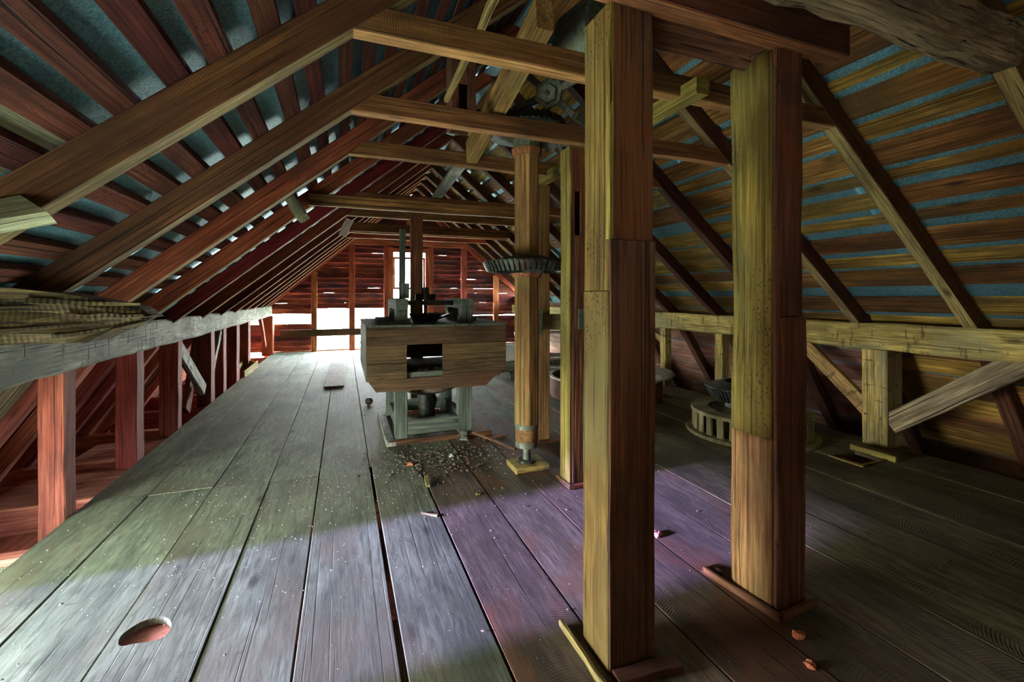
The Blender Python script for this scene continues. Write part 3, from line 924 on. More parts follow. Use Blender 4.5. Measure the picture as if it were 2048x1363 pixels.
# ---------------------------------------------------------------- octagonal shaft with crown gears
sc = Vector((1.502, 3.56, 0))
sh = thing('octagonal_shaft', sc, 'upright octagonal wooden shaft with crown gear, standing on an iron pin', 'shaft')
rot8 = Matrix.Rotation(math.radians(8), 3, 'Z')
R8 = .108


def ring8(name, z0, z1, r, mat, parent, r1=None):
    r1 = r1 or r
    V, F = [], []
    for i, (z, rr) in enumerate(((z0, r), (z1, r1))):
        for k in range(8):
            a = math.radians(22.5 + 45 * k)
            V.append((z - z0, rr * math.cos(a), rr * math.sin(a)))
    for k in range(8):
        F.append((k, 8 + k, 8 + (k + 1) % 8, (k + 1) % 8))
    F += [tuple(range(8)), tuple(range(15, 7, -1))]
    a = math.radians(12)
    M4 = Matrix(((0, math.cos(a), -math.sin(a), sc.x), (0, math.sin(a), math.cos(a), sc.y), (1, 0, 0, z0), (0, 0, 0, 1)))
    return mesh_obj(name, V, F, mat, M4, parent)


ring8('shaft_upper', 1.86, 2.72, R8, M['shaft'], sh)
ring8('shaft_lower', .385, 1.70, R8, M['shaft'], sh)
ring8('shaft_collar', 2.72, 2.78, R8 + .018, M['tie_under'], sh, R8 + .03)
ring8('shaft_collar', 1.665, 1.70, R8 + .012, M['tie_under'], sh, R8 + .03)
lathe('shaft_end', [(.0, .2), (.09, .2), (.098, .25), (.1, .39), (.0, .39)], M['shaft'], sc, 20, sh, close=False)
lathe('iron_band', [(.104, 0), (.104, .045), (.09, .045), (.09, 0)], M['iron_green'], sc + Vector((0, 0, .35)), 24, sh)
lathe('iron_band', [(.1, 0), (.1, .05), (.086, .05), (.086, 0)], M['iron_green'], sc + Vector((0, 0, .19)), 24, sh)
lathe('pin', [(.0, .06), (.035, .06), (.03, .2), (.0, .2)], M['iron_green'], sc, 16, sh, close=False)
lathe('bearing_cup', [(.0, .05), (.075, .05), (.075, .075), (.0, .075)], M['iron'], sc, 20, sh, close=False)
pad = thing('bearing_block', (1.5, 3.56, 0), 'low wooden bearing block under the octagonal shaft', 'block')
timber('block', (1.36, 3.56, .025), (1.66, 3.56, .025), .26, .05, M['plate_r'], parent=pad, cham=.02)


def crown(parent, c, r_top, r_bot, zt, zbm, nteeth, mat, hub_r, flip=False, hole=0.0):
    """bevel gear: dished plate, toothed rim"""
    s = -1 if flip else 1
    prof = [(hub_r, s * .05), (hub_r + .05, s * .045), (r_top * .75, s * .012), (r_top, 0), (r_top, -s * .012), (r_bot, -s * (zt - zbm)), (r_bot - .03, -s * (zt - zbm)), (r_top * .7, -s * .03), (hub_r, -s * .03)]
    lathe('gear_plate', prof, mat, (c[0], c[1], zt), 48, parent)
    V, F = [], []
    for k in range(nteeth):
        a0 = 2 * math.pi * k / nteeth
        hw = math.pi / nteeth * .5
        ring = []
        for (r, z) in ((r_top - .005, 0.0), (r_top + .012, -.012), (r_bot + .022, -(zt - zbm) - .008), (r_bot - .008, -(zt - zbm))):
            for sgn in (-1, 1):
                a = a0 + sgn * hw
                ring.append((r * math.cos(a), r * math.sin(a), s * z))
        o = len(V)
        V += ring
        F += [(o, o + 2, o + 3, o + 1), (o + 2, o + 4, o + 5, o + 3), (o + 4, o + 6, o + 7, o + 5), (o, o + 6, o + 4, o + 2), (o + 1, o + 3, o + 5, o + 7)]
    tq = mesh_obj('gear_teeth', V, F, M['iron'], Matrix.Translation((c[0], c[1], zt)), parent)
    tq['kind'] = 'stuff'


cg = thing('crown_gear', (sc.x, sc.y, 1.69), 'black iron toothed gear ringing the octagonal shaft at mid height', 'gear')
crown(cg, sc, .375, .325, 1.80, 1.715, 52, M['iron'], .115)
lathe('gear_hub', [(.11, 0), (.16, 0), (.15, .03), (.125, .06), (.11, .06)], M['iron_green'], (sc.x, sc.y, 1.80), 24, cg)
cg2 = thing('crown_gear', (sc.x, sc.y, 2.78), 'dark iron gear wheel with octagonal hub on top of the shaft', 'gear')
crown(cg2, sc, .36, .31, 2.92, 2.84, 48, M['iron'], .115, flip=True)
ring8('gear_hub', 2.78, 2.95, .125, M['iron_green'], cg2, .118)
# hexagonal hub spider gear, upright
hg = thing('spider_gear', (1.62, 3.35, 2.95), 'upright iron gear with hexagonal hub and bent arms above the second tie', 'gear')
gc = Vector((1.60, 3.32, 3.19))
ax = Vector((-.55, -.75, -.32)).normalized()
qy = Vector((0, 0, 1)).cross(ax).normalized()
qx = ax.cross(qy).normalized()
RM = Matrix((qx, qy, ax)).transposed()


def hexa(name, r, z0, z1, mat, parent, r1=None):
    V = []
    for z, rr in ((z0, r), (z1, r1 or r)):
        for k in range(6):
            a = math.radians(60 * k + 10)
            V.append((rr * math.cos(a), rr * math.sin(a), z))
    F = [tuple(range(5, -1, -1)), tuple(range(6, 12))] + [(k, (k + 1) % 6, 6 + (k + 1) % 6, 6 + k) for k in range(6)]
    return mesh_obj(name, V, F, mat, Matrix.Translation(gc) @ RM.to_4x4(), parent)


hexa('gear_hub', .12, -.06, .03, M['iron_green'], hg, .12)
hexa('hub_cap', .085, .03, .07, M['iron_green'], hg, .075)
lathe('hub_bolt', [(0, 0), (.018, 0), (.018, .025), (0, .03)], M['iron'], gc + ax * .07, 10, hg, RM, close=False)
for k in range(6):
    a = math.radians(60 * k + 12)
    d = qx * math.cos(a) + qy * math.sin(a)
    m1, m2, m3 = gc + d * .09 - ax * .02, gc + d * .29 + ax * .06, gc + d * .40 - ax * .10
    timber('gear_arm', m1, m2, .06, .05, M['iron_green'], up=ax, parent=hg, n=3, jit=.001, cham=.012)
    timber('gear_arm', m2, m3, .06, .05, M['iron_green'], up=ax, parent=hg, n=2, jit=.001, cham=.012)
rim = [(.38, -.13), (.44, -.13), (.44, -.09), (.38, -.07)]
lathe('gear_rim', rim, M['iron'], gc, 40, hg, RM)
V, F = [], []
for k in range(44):
    a0 = 2 * math.pi * k / 44
    o_ = len(V)
    for r in (.435, .47):
        for z in (-.13, -.09):
            for sg in (-1, 1):
                a = a0 + sg * .03
                V.append((r * math.cos(a), r * math.sin(a), z))
    F += [(o_, o_ + 1, o_ + 3, o_ + 2), (o_ + 4, o_ + 6, o_ + 7, o_ + 5), (o_, o_ + 4, o_ + 5, o_ + 1), (o_ + 2, o_ + 3, o_ + 7, o_ + 6), (o_, o_ + 2, o_ + 6, o_ + 4), (o_ + 1, o_ + 5, o_ + 7, o_ + 3)]
mesh_obj('gear_teeth', V, F, M['iron'], Matrix.Translation(gc) @ RM.to_4x4(), hg)['kind'] = 'stuff'
# pulley drum
pd = thing('pulley', (1.75, 2.75, 3.2), 'grey-green belt pulley drum beside the nearest boxed post, above the ties', 'pulley')
RP = Vector((-.3, 1, .0)).to_track_quat('Z', 'Y').to_matrix()
lathe('drum', [(.20, -.14), (.24, -.14), (.245, 0), (.24, .14), (.20, .14)], M['iron_green'], (1.62, 2.65, 3.28), 36, pd, RP)
for k in range(4):
    a = math.radians(90 * k + 20)
    e1 = RP @ Vector((math.cos(a) * .21, math.sin(a) * .21, 0))
    timber('spoke', Vector((1.62, 2.65, 3.28)), Vector((1.62, 2.65, 3.28)) + e1, .04, .03, M['iron'], up=RP @ Vector((0, 0, 1)), parent=pd, n=1)
lathe('pulley_axle', [(0, -.5), (.03, -.5), (.03, .5), (0, .5)], M['iron'], (1.62, 2.65, 3.28), 14, pd, RP, close=False)

# post behind the shaft, rail, lever
o = block('square_post', 1.87, 1.99, 4.1, 4.22, .03, 2.64, M['clad_front'], None, axis='z', n=7, edge=M['shaft'], edge_side='top')
props(o, 'square brown post standing just behind the octagonal shaft', 'post')
o = block('post_sill', 1.82, 2.12, 4.05, 4.27, 0, .03, M['clad_front'], None)
props(o, 'small sill board under the square post behind the shaft', 'board')
o = block('cross_rail', 1.83, 2.9, 4.02, 4.09, 1.16, 1.32, M['plate_r'], None, n=4)
props(o, 'yellowish cross rail at waist height behind the octagonal shaft', 'beam')
o = timber('bearing_bracket', (1.80, 3.98, 1.12), (1.80, 3.98, 1.37), .08, .06, M['iron_green'], up=(0, 1, 0), n=1)
props(o, 'small iron bearing bracket bolted to the cross rail end', 'bracket')

# ---------------------------------------------------------------- the mill
ml = thing('grain_mill', (.9, 5.1, 0), 'large wooden grain mill box on a grey-green frame with ironwork on top', 'mill')
bxm, fr = M['mill_box'], M['mill_frame']
FY, BY = 4.36, 5.85
rotm = 0.0
zt = 1.2
block('front_board', .20, 1.60, FY, FY + .03, 1.03, 1.2, bxm, ml, n=4)
block('front_board', .20, .575, FY, FY + .03, .86, 1.028, bxm, ml, n=3)
block('front_board', .93, 1.6, FY, FY + .03, .86, 1.028, bxm, ml, n=3)
block('front_board', .205, .575, FY, FY + .03, .69, .858, bxm, ml, n=3)
block('front_board', .93, 1.6, FY, FY + .03, .72, .858, bxm, ml, n=3)
prism('lower_front_board', [(.21, .70), (.29, .585), (1.38, .575), (1.47, .66), (1.56, .69), (1.56, .72), (.93, .72), (.93, .70)], .03, M['mill_box'], Matrix.Translation((0, FY + .002, 0)), ml)
block('side_board', .197, .225, FY + .03, BY, .95, 1.2, fr, ml, axis='y')
block('side_board', .197, .225, FY + .03, BY, .69, .948, fr, ml, axis='y')
block('side_board', 1.575, 1.6, FY + .03, BY, .7, 1.2, bxm, ml, axis='y')
block('back_board', .2, 1.6, BY - .03, BY, .7, .952, bxm, ml)
block('back_board', .2, .9, BY - .03, BY, .96, 1.06, bxm, ml)
block('back_board', 1.2, 1.6, BY - .03, BY, .96, 1.06, bxm, ml)
block('back_board', .2, 1.6, BY - .03, BY, 1.08, 1.2, bxm, ml)
block('bottom_board', .24, 1.55, FY + .03, BY - .03, .665, .69, bxm, ml)
prism('hopper_side', [(.29, .58), (.24, .665), (1.5, .665), (1.4, .58)], .9, M['mill_box'], Matrix.Translation((0, FY + .04, 0)), ml)
for a, b in ((.19, .62), (.625, 1.05), (1.055, 1.33), (1.335, 1.61)):
    block('lid_board', a, b, FY - .01, BY + .01, 1.2, 1.222, fr, ml, axis='y')
# rubble inside the opening
V, F = [], []
for k in range(160):
    c = Vector((random.uniform(.55, .96), random.uniform(FY + .05, FY + .35), .69 + random.uniform(0, .07)))
    r = random.uniform(.008, .024)
    o_ = len(V)
    for d in ((1, 0, 0), (-1, 0, 0), (0, 1, 0), (0, -1, 0), (0, 0, .7), (0, 0, -.7)):
        V.append(tuple(c + Vector(d) * r * random.uniform(.6, 1.3)))
    F += [(o_, o_ + 2, o_ + 4), (o_ + 2, o_ + 1, o_ + 4), (o_ + 1, o_ + 3, o_ + 4), (o_ + 3, o_, o_ + 4)]
mesh_obj('rubble', V, F, M['soil'], None, ml)['kind'] = 'stuff'
block('opening_board', .56, .95, FY + .035, FY + .06, .69, .755, fr, ml)
# frame legs
for (xa, xb, ya, yb) in ((.49, .615, 4.60, 4.72), (1.15, 1.30, 4.60, 4.72), (.49, .615, 5.55, 5.67), (1.15, 1.30, 5.55, 5.67)):
    block('leg', xa, xb, ya, yb, .045, .66, fr, ml, axis='z', n=4)
block('rail', .615, 1.15, 4.605, 4.70, .075, .215, fr, ml)
block('rail', .615, 1.15, 5.57, 5.66, .075, .215, fr, ml)
block('rail', .52, .58, 4.72, 5.55, .075, .2, fr, ml)
block('rail', 1.2, 1.27, 4.72, 5.55, .075, .2, fr, ml)
block('sill', .42, 1.5, 4.53, 4.60, 0, .045, M['clad_front'], ml)
block('sill', .40, .49, 4.53, 5.80, 0.0, .04, M['plate_l'], ml)
block('sill', .5, 1.5, 5.68, 5.80, 0, .04, M['clad_front'], ml)
block('sill', 1.31, 1.50, 4.61, 5.67, 0, .04, M['clad_front'], ml)
lathe('millstone', [(.0, .40), (.18, .40), (.34, .46), (.36, .52), (.36, .64), (0, .64)], M['soil'], (.9, 5.1, 0), 32, ml, close=False)
lathe('spindle', [(0, .05), (.1, .05), (.09, .2), (.12, .3), (.08, .42), (0, .42)], M['iron'], (.9, 5.1, 0), 20, ml, close=False)
# bridge supports on the lid
for (xa, xb) in ((.49, .61), (1.17, 1.29)):
    br = block('bridge_support', xa, xb, 4.52, 5.35, 1.37, 1.475, M['mill_frame'], ml, axis='y')
    block('support_leg', xa, xb, 4.52, 4.68, 1.222, 1.37, M['mill_frame'], br, axis='z')
    block('support_leg', xa, xb, 5.2, 5.35, 1.222, 1.37, M['mill_frame'], br, axis='z')
block('foot_block', .36, .62, 4.44, 4.6, 1.222, 1.25, fr, ml)
block('foot_block', .33, .5, 4.9, 5.2, 1.222, 1.27, fr, ml)
block('cross_bar', .5, 1.28, 4.93, 5.02, 1.40, 1.455, M['iron'], ml)
lathe('pinion', [(0, 0), (.09, 0), (.09, .07), (.045, .07), (.045, .145), (0, .145)], M['iron'], (.86, 4.97, 1.455), 14, ml, smooth=False, close=False)
V, F = [], []
for k in range(14):
    a0 = 2 * math.pi * k / 14
    o_ = len(V)
    for r in (.085, .115):
        for z in (0, .07):
            for sg in (-1, 1):
                V.append((r * math.cos(a0 + sg * .1), r * math.sin(a0 + sg * .1), z))
    F += [(o_ + 4, o_ + 6, o_ + 7, o_ + 5), (o_, o_ + 4, o_ + 5, o_ + 1), (o_ + 2, o_ + 3, o_ + 7, o_ + 6), (o_, o_ + 2, o_ + 6, o_ + 4), (o_ + 1, o_ + 5, o_ + 7, o_ + 3)]
mesh_obj('pinion_teeth', V, F, M['iron'], Matrix.Translation((.86, 4.97, 1.455)), ml)['kind'] = 'stuff'
lathe('pinion_shaft', [(0, 1.22), (.022, 1.22), (.022, 1.46), (0, 1.46)], M['iron'], (.86, 4.97, 0), 12, ml, close=False)
lathe('feed_pan', [(.02, 1.222), (.13, 1.222), (.19, 1.31), (.175, 1.31), (.12, 1.24), (.02, 1.24)], M['iron'], (.86, 4.97, 0), 28, ml)
timber('pan_lip', (.98, 4.9, 1.25), (1.16, 4.9, 1.31), .1, .02, M['iron'], parent=ml, n=2)
block('lid_scrap', 1.36, 1.5, 4.8, 4.95, 1.26, 1.275, M['iron'], ml)
block('lid_scrap', 1.37, 1.41, 4.82, 4.88, 1.222, 1.26, M['iron'], ml)
o = timber('flat_bar', (.592, 4.9, 1.222), (.598, 4.9, 2.23), .02, .068, M['mill_frame'], up=(1, 0, 0), n=5)
props(o, 'thin upright flat bar with a hole at top, standing on the mill', 'bar')
o = block('wedge_block', .585, .66, 4.80, 4.88, 1.476, 1.64, M['mill_frame'], None)
props(o, 'small upright wooden wedge block leaning on the flat bar', 'block')
o = block('upright_post', .83, .985, 5.87, 5.97, -.0, 2.69, M['tie'], None, axis='z', n=7)
props(o, 'brown upright post rising behind the mill to the tie beams', 'post')

# ---------------------------------------------------------------- wheels on the right floor
wc = Vector((4.19, 3.6, 0))
wh = thing('wooden_gear', wc, 'large pale wooden wheel with slotted rim lying flat on the right floor', 'wheel')
lathe('bottom_rim', [(.55, 0), (.655, 0), (.66, .02), (.655, .035), (.55, .035)], M['wheel'], wc, 56, wh)
lathe('top_rim', [(.42, .225), (.60, .225), (.605, .245), (.60, .262), (.42, .262)], M['wheel'], wc, 56, wh)
for k in range(28):
    a = 2 * math.pi * k / 28
    d = Vector((math.cos(a), math.sin(a), 0))
    timber('slat', wc + d * .575 + Vector((0, 0, .035)), wc + d * .575 + Vector((0, 0, .225)), .03, .068, M['wheel'], up=d.cross(Vector((0, 0, 1))), parent=wh, n=1)
for k in range(6):
    a = math.radians(60 * k + 14)
    d = Vector((math.cos(a), math.sin(a), 0))
    timber('spoke', wc + d * .06 + Vector((0, 0, .22)), wc + d * .47 + Vector((0, 0, .22)), .07, .05, M['wheel'], parent=wh, n=2)
lathe('wheel_hub', [(0, .16), (.1, .16), (.1, .27), (0, .27)], M['wheel'], wc, 20, wh, close=False)
bg_ = thing('toothed_gear', (wc.x, wc.y, .27), 'small dark toothed gear resting on the wooden wheel', 'gear')
gcx = wc + Vector((-.02, .05, 0))
crown(bg_, gcx, .40, .31, .50, .36, 54, M['iron'], .2)
lathe('gear_hub', [(.1, .0), (.2, .0), (.2, .23), (.1, .23)], M['iron'], (gcx.x, gcx.y, .27), 28, bg_)
o = block('small_wedge', wc.x - .28, wc.x - .22, wc.y - .32, wc.y - .22, .265, .33, M['stone'], None)
props(o, 'small pale block lying on the wooden wheel beside the boxed post', 'block')

tb = thing('millstone_vat', (3.68, 5.7, 0), 'dark round wooden vat with pale rim behind the nearest boxed post', 'vat')
lathe('vat_wall', [(.80, .02), (.82, .02), (.83, .15), (.83, .30), (.80, .30)], M['clad_front'], (3.68, 5.7, 0), 48, tb)
lathe('vat_rim', [(.79, .30), (.835, .30), (.835, .325), (.79, .325)], M['stone'], (3.68, 5.7, 0), 48, tb)
lathe('vat_floor', [(0, .02), (.8, .02), (.8, .05), (0, .05)], M['clad_front'], (3.68, 5.7, 0), 32, tb, close=False)
ms = thing('pale_millstone', (4.1, 5.35, .325), 'pale round stone disc lying on the vat, edge showing past the boxed post', 'stone')
lathe('stone_disc', [(0, .0), (.40, .0), (.44, .04), (.40, .085), (.05, .1), (0, .1)], M['stone'], (4.12, 5.35, .33), 36, ms, close=False)

# window sashes and lumber piled at the far right floor
def sash(loc, rotz, tilt, w, hgt, label, mat=None):
    mat = mat or M['white_paint']
    R = Matrix.Translation(loc) @ Matrix.Rotation(rotz, 4, 'Z') @ Matrix.Rotation(tilt, 4, 'X')
    o = bpy.data.objects.new('window_sash', None)
    link(o, R)
    props(o, label, 'window sash', 'old sashes stored on the floor')

    def bar(nm, a, b):
        q = timber(nm, R @ Vector(a), R @ Vector(b), .05, .035, mat, up=(R.to_3x3() @ Vector((0, 1, 0))), parent=o, n=1)
        return q
    bar('rail', (0, 0, .025), (w, 0, .025))
    bar('rail', (0, 0, hgt - .025), (w, 0, hgt - .025))
    bar('stile', (.025, 0, .05), (.025, 0, hgt - .05))
    bar('stile', (w - .025, 0, .05), (w - .025, 0, hgt - .05))
    pane = mesh_obj('pane', [(.05, 0, .05), (w - .05, 0, .05), (w - .05, 0, hgt - .05), (.05, 0, hgt - .05)], [(0, 1, 2, 3)], M['glass'], R, o)
    return o


sash((2.95, 7.3, .42), math.radians(-8), math.radians(-50), 1.25, .62, 'white old window sash tilted on a pile behind the octagonal shaft')
sash((3.0, 6.75, .20), math.radians(6), math.radians(-70), .9, .5, 'smaller pale sash lying lower in the pile by the vat')
lp = [((2.7, 6.8, .05), (4.4, 7.2, .05), .2, .1, 'thick grey timber at the bottom of the pile behind the vat'),
      ((2.8, 7.6, .06), (4.2, 7.9, .06), .25, .12, 'weathered plank under the white sash in the far pile'),
      ((2.9, 7.3, .15), (4.5, 7.0, .16), .18, .1, 'leaning grey timber in the far pile beside the vat'),
      ((2.6, 7.9, .18), (4.3, 8.3, .2), .2, .14, 'farthest pale timber of the pile near the gable'),
      ((2.9, 8.4, .07), (5.0, 8.5, .07), .5, .14, 'wide low board stack at the back of the pile')]
for a, b, ww, hh, l in lp:
    o = timber('old_timber', a, b, ww, hh, M['plate_l'], n=4, jit=.008)
    props(o, l, 'timber', 'lumber pile on the far right floor')

# ---------------------------------------------------------------- small things on the floor
o = timber('loose_board', (-.14, 7.75, .022), (-.08, 12.8, .018), .31, .03, M['mill_box'], n=6, jit=.003)
props(o, 'loose brown board lying lengthwise on the floor toward the gable', 'board')
lathe_o = lathe('ball', [(0, -.05), (.03, -.042), (.048, -.02), (.052, 0), (.046, .024), (.028, .044), (0, .05)], M['iron'], (.33, 6.4, .05), 18, None, close=False)
props(lathe_o, 'small dark round ball on the floor left of the mill', 'ball')
o = timber('wood_chip', (1.16, 4.44, .012), (1.19, 4.56, .055), .085, .015, M['plate_l'], up=(0, -.4, 1), n=2)
props(o, 'grey wood block leaning on the front of the mill sill', 'block')
lv = thing('wooden_lever', (1.4, 4.0, 0), 'thin dark stick lying from the mill sill to the shaft foot', 'stick')
timber('stick', (1.28, 4.5, .06), (1.46, 3.72, .11), .022, .022, M['clad_front'], parent=lv, n=5, jit=.003)
o = timber('stick_board', (1.38, 4.42, .012), (1.62, 4.46, .012), .09, .02, M['clad_front'], n=2)
props(o, 'small dark board lying beside the right end of the mill sill', 'board')
o = timber('wood_chip', (.62, 3.45, .012), (.63, 3.6, .03), .03, .02, M['post_edge'], n=2)
props(o, 'small upright wood splinter on the floor in front of the mill', 'splinter')
o = timber('wood_chip', (.5, 3.06, .008), (.6, 2.98, .008), .02, .014, M['old_beam'], n=2)
props(o, 'short dark wood splinter lying on the middle floor', 'splinter')
hc = thing('hatch_cleat', (4.67, 2.65, 0), 'yellow cleats framing the small square floor hole below the thick post', 'cleat')
block('cleat', 4.63, 4.67, 2.46, 2.84, .0, .055, M['yellow'], hc)
block('cleat', 4.25, 4.28, 2.5, 2.80, .0, .012, M['yellow'], hc)
block('cleat', 4.28, 4.6, 2.52, 2.545, .0, .012, M['yellow'], hc)


def crumple(name, loc, r, mat, label, cat, seed):
    rr = random.Random(seed)
    bm = bmesh.new()
    bmesh.ops.create_icosphere(bm, subdivisions=2, radius=r)
    for v in bm.verts:
        k = rr.uniform(.45, 1.35)
        v.co = Vector((v.co.x * k, v.co.y * k, abs(v.co.z) * .7 * k))
    me = bpy.data.meshes.new(name)
    bm.to_mesh(me)
    bm.free()
    me.materials.append(mat)
    o = bpy.data.objects.new(name, me)
    link(o, Matrix.Translation(loc))
    props(o, label, cat)


crumple('dry_leaf', (1.88, 1.36, 0), .026, M['scrap'], 'crumpled orange scrap on the floor in front of the second boxed post', 'scrap', 3)
crumple('dry_leaf', (1.77, 1.24, 0), .022, M['scrap'], 'orange scrap nearer the camera than the other, by the lower right frame edge', 'scrap', 4)
crumple('foam_lump', (1.835, 2.26, 0), .035, M['pink'], 'pink foam lump on the floor at the right edge of the nearest boxed post', 'scrap', 5)
crumple('dry_leaf', (.55, 3.98, 0), .03, M['scrap'], 'orange dry leaf on the floor in front of the mill', 'scrap', 6)
crumple('dry_leaf', (.95, 3.2, 0), .02, M['yellow'], 'small yellow scrap on the floor midway between mill and camera', 'scrap', 8)
crumple('dry_leaf', (.95, 4.05, 0), .03, M['fleck'], 'pale crumpled scrap among the dirt in front of the mill', 'scrap', 9)

# fine litter on the floor
rr = random.Random(5)
V, F = [], []


def fleck(x, y, r):
    o_ = len(V)
    a = rr.uniform(0, 6.28)
    e = rr.uniform(.35, 1)
    for k in range(4):
        b = a + k * math.pi / 2
        s = r * (1 if k % 2 else e)
        V.append((x + s * math.cos(b), y + s * math.sin(b), .0015 + rr.uniform(0, .4) * r))
    V.append((x, y, .002 + r * .8))
    for k in range(4):
        F.append((o_ + k, o_ + (k + 1) % 4, o_ + 4))


for _ in range(1900):
    x = rr.gauss(-.2, .8)
    y = rr.gauss(4.6, 1.1)
    if -1.7 < x < 1.7 and 2.4 < y < 9 and not (.4 < x < 1.55 and 4.3 < y < 5.9):
        fleck(x, y, rr.uniform(.0025, .006))
for _ in range(700):
    x = rr.uniform(-1.6, 5.0)
    y = rr.uniform(1.2, 5.5)
    if not (.35 < x < 1.55 and 4.3 < y < 5.9):
        fleck(x, y, rr.uniform(.0014, .0032))
o = mesh_obj('floor_litter', V, F, M['fleck'])
o['kind'] = 'stuff'
o['label'] = 'pale flecks and crumbs scattered over the floor boards'
V, F = [], []
for _ in range(420):
    x = rr.gauss(.85, .32)
    y = rr.gauss(4.05, .25)
    if y < 4.5:
        fleck(x, y, rr.uniform(.006, .02))
for _ in range(160):
    x = rr.uniform(-1.6, 4.0)
    y = rr.uniform(1.3, 7)
    if not (.35 < x < 1.55 and 4.3 < y < 5.9):
        fleck(x, y, rr.uniform(.004, .013))
o = mesh_obj('floor_dirt', V, F, M['soil'])
o['kind'] = 'stuff'
o['label'] = 'dark dirt crumbs heaped in front of the mill and over the floor'

# ---------------------------------------------------------------- far gable wall
wf = struct('wall_far')


def xl_at(z, Y=Y_GAB):      # left roof line at height z
    if z <= 1.10:
        return -2.5
    return -1.75 + (z - 1.28) / .87


def xr_at(z, Y=Y_GAB):
    if z <= 1.45:
        return 5.6
    return 5 - (z - 1.69) / .83


def siding(x0, x1, z0, z1, tilt=.03):
    if x1 - x0 < .05:
        return
    n = max(3, int((x1 - x0) / .35))
    tilt += random.uniform(-.008, .008)
    V, F = [], []
    for i in range(n + 1):
        x = x0 + (x1 - x0) * i / n
        a, b = random.uniform(-.011, .006), random.uniform(-.006, .006)
        wv = random.uniform(-.006, .006)
        V += [(x - x0, wv, a), (x - x0, tilt + wv, z1 - z0 + b), (x - x0, tilt + wv + .014, z1 - z0 + b), (x - x0, wv + .014, a)]
    for i in range(n):
        for k in range(4):
            p, q = i * 4 + k, i * 4 + (k + 1) % 4
            F.append((p, p + 4, q + 4, q))
    F += [(0, 1, 2, 3), tuple(n * 4 + k for k in (3, 2, 1, 0))]
    mesh_obj('siding_board', V, F, M['siding'], Matrix.Translation((x0, Y_GAB + .02, z0)), wf)


z = 0.03
i = 0
while z < 4.3:
    hh = .142
    gap = -.014
    if i in (8, 10, 11, 13, 15, 18):
        gap = -.002
    z1 = z + hh - gap
    xa, xb = max(xl_at(z), xl_at(z1)) - .34, min(xr_at(z), xr_at(z1)) + .34
    segs = []
    left0 = xa
    if z < .15:
        segs += [(xa, -.8)]
    elif z < .30:
        segs += [(xa, -.78)]
    elif z < .40:
        segs += [(xa, -.78)] if z > .30 and z < .37 else []
    elif .44 < z < .6:
        segs += [(xa, -.78)]
    elif .6 <= z < .74:
        pass
    elif .74 <= z < 1.0:
        pass
    elif z < 1.05:
        segs += [(xa, -.78)]
    elif z < 1.15:
        segs += [(xa, .2)]
    else:
        segs += [(xa, 1.2)] if z < 2.82 else []
    if z < 2.82:
        if .86 < z < .98:
            segs += [(2.35, 3.4)]
            siding(3.4, xb, z + .04, z1)
        else:
            segs += [(2.35, xb)]
    else:
        segs += [(xa, xb)]
    for a, b in segs:
        siding(a, b, z, z1)
    z += hh
    i += 1
for xa, xb in ((-.815, -.67), (.145, .30), (1.08, 1.2), (2.36, 2.49), (3.345, 3.51), (4.38, 4.54)):
    xm = (xa + xb) / 2
    top = min(zl(xm, Y_GAB), zr(xm, Y_GAB), 2.98)
    block('stud', xa, xb, Y_GAB - .1, Y_GAB + .01, 0, top, M['stud'], wf, axis='z', n=5)
block('gable_tie', .0, 3.62, Y_GAB - .12, Y_GAB + .0, 2.95, 3.1, M['stud'], wf)
for sgn in (0, 1):
    if sgn == 0:
        a, b = Vector((-1.85, 13.03, zl(-1.85, 13.1))), Vector((ridge(13.1), 13.03, zl(ridge(13.1), 13.1)))
    else:
        a, b = Vector((5.2, 13.03, zr(5.2, 13.1))), Vector((ridge(13.1), 13.03, zr(ridge(13.1), 13.1)))
    d = (b - a).normalized()
    up = Vector((-d.z, 0, d.x)) if d.x > 0 else Vector((d.z, 0, -d.x))
    timber('gable_rafter', a + up * .07, b + up * .07, .1, .14, M['stud'], up, wf, n=5)
block('king_stud', 1.72, 1.86, Y_GAB - .1, Y_GAB, 3.1, 4.2, M['stud'], wf, axis='z')
block('sill_board', -1.95, 5.2, Y_GAB - .0, Y_GAB + .1, -.12, .03, M['stud'], wf)
o = timber('rail_board', (-1.55, 12.982, .508), (.75, 12.982, .516), .03, .19, M['mill_box'], n=4)
props(o, 'horizontal rail board across the open bays at the gable foot', 'board')

w1 = struct('window_1')
block('window_jamb', 1.2, 1.34, Y_GAB - .12, Y_GAB + .06, .82, 2.9, M['stud'], w1, axis='z')
block('window_jamb', 2.25, 2.36, Y_GAB - .12, Y_GAB + .06, .82, 2.9, M['stud'], w1, axis='z')
block('window_head', 1.2, 2.36, Y_GAB - .12, Y_GAB + .06, 2.77, 2.88, M['stud'], w1)
block('window_sill', 1.2, 2.36, Y_GAB - .12, Y_GAB + .06, .80, .86, M['stud'], w1)
block('sash_rail', 1.34, 2.25, Y_GAB, Y_GAB + .04, 2.58, 2.64, M['siding'], w1)
block('sash_rail', 1.34, 2.25, Y_GAB, Y_GAB + .04, 1.7, 1.76, M['siding'], w1)
block('sash_stile', 1.34, 1.39, Y_GAB, Y_GAB + .04, 1.76, 2.58, M['siding'], w1, axis='z')
block('sash_stile', 2.2, 2.25, Y_GAB, Y_GAB + .04, 1.76, 2.58, M['siding'], w1, axis='z')
block('muntin', 1.39, 2.2, Y_GAB + .01, Y_GAB + .03, 2.155, 2.18, M['siding'], w1, n=2)
block('muntin', 1.785, 1.81, Y_GAB + .01, Y_GAB + .03, 1.76, 2.58, M['siding'], w1, axis='z', n=2)
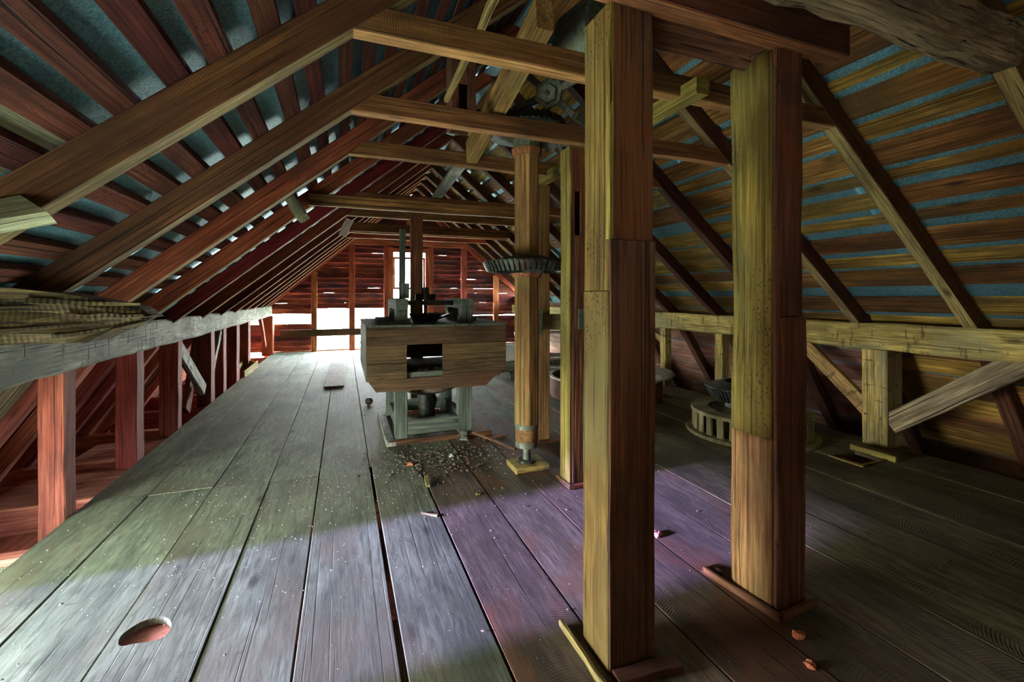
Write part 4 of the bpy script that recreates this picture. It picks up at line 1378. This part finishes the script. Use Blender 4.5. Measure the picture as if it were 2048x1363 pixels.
for (xa, xb) in ((1.39, 1.79), (1.8, 2.2)):
    for (za, zb_) in ((1.76, 2.16), (2.17, 2.58)):
        mesh_obj('pane', [(xa, Y_GAB + .02, za), (xb, Y_GAB + .02, za), (xb, Y_GAB + .02, zb_), (xa, Y_GAB + .02, zb_)], [(0, 1, 2, 3)], M['glass'], None, w1)

# ---------------------------------------------------------------- back gable (behind the camera)
wb = struct('wall_back')
for (xa, xb, za, zb_) in ((-3.2, 6.5, -.4, .45), (-3.2, 6.5, .45, 1.30), (-2.4, 5.6, 1.30, 1.92), (-1.6, 4.9, 1.92, 2.9), (-.2, 3.4, 2.9, 4.1)):
    block('siding_board', xa, xb, Y_BACK - .03, Y_BACK, za, zb_ - .004, M['siding'], wb, n=3)

# ---------------------------------------------------------------- outside
gr = mesh_obj('ground', [(-60, -60, -3.2), (60, -60, -3.2), (60, 60, -3.2), (-60, 60, -3.2)], [(0, 1, 2, 3)], M['grass'])
gr['kind'] = 'structure'


def bush(loc, hgt, spread, n, label, seed):
    rq = random.Random(seed)
    t_ = thing('shrub', loc, label, 'shrub', 'shrubs outside the far gable')
    stem = lathe('stem', [(0, 0), (.07, 0), (.03, hgt * .8), (0, hgt * .8)], M['bark'], loc, 8, t_, close=False)
    V, F = [], []
    for _ in range(n):
        u = rq.gauss(0, .5), rq.gauss(0, .5), rq.random() ** .7
        c = Vector((u[0] * spread, u[1] * spread, hgt * (.25 + .75 * u[2])))
        s = rq.uniform(.05, .11)
        a = Vector((rq.gauss(0, 1), rq.gauss(0, 1), rq.gauss(0, 1))).normalized() * s
        b = Vector((rq.gauss(0, 1), rq.gauss(0, 1), rq.gauss(0, 1))).normalized() * s * .5
        o_ = len(V)
        V += [tuple(c - a), tuple(c + b), tuple(c + a), tuple(c - b)]
        F.append((o_, o_ + 1, o_ + 2, o_ + 3))
    mesh_obj('leaves', V, F, M['leaf'], Matrix.Translation(loc), t_)['kind'] = 'stuff'


bush((-2.4, 19, -3.2), 3.7, .8, 700, 'leafy shrub outside, seen low through the left open bay', 1)
bush((.3, 18.5, -3.2), 3.6, 1.0, 700, 'leafy shrub outside, seen low through the middle open bay', 2)
bush((2.2, 19.5, -3.2), 4.6, 1.2, 700, 'taller leafy shrub outside, behind the mill and window', 3)
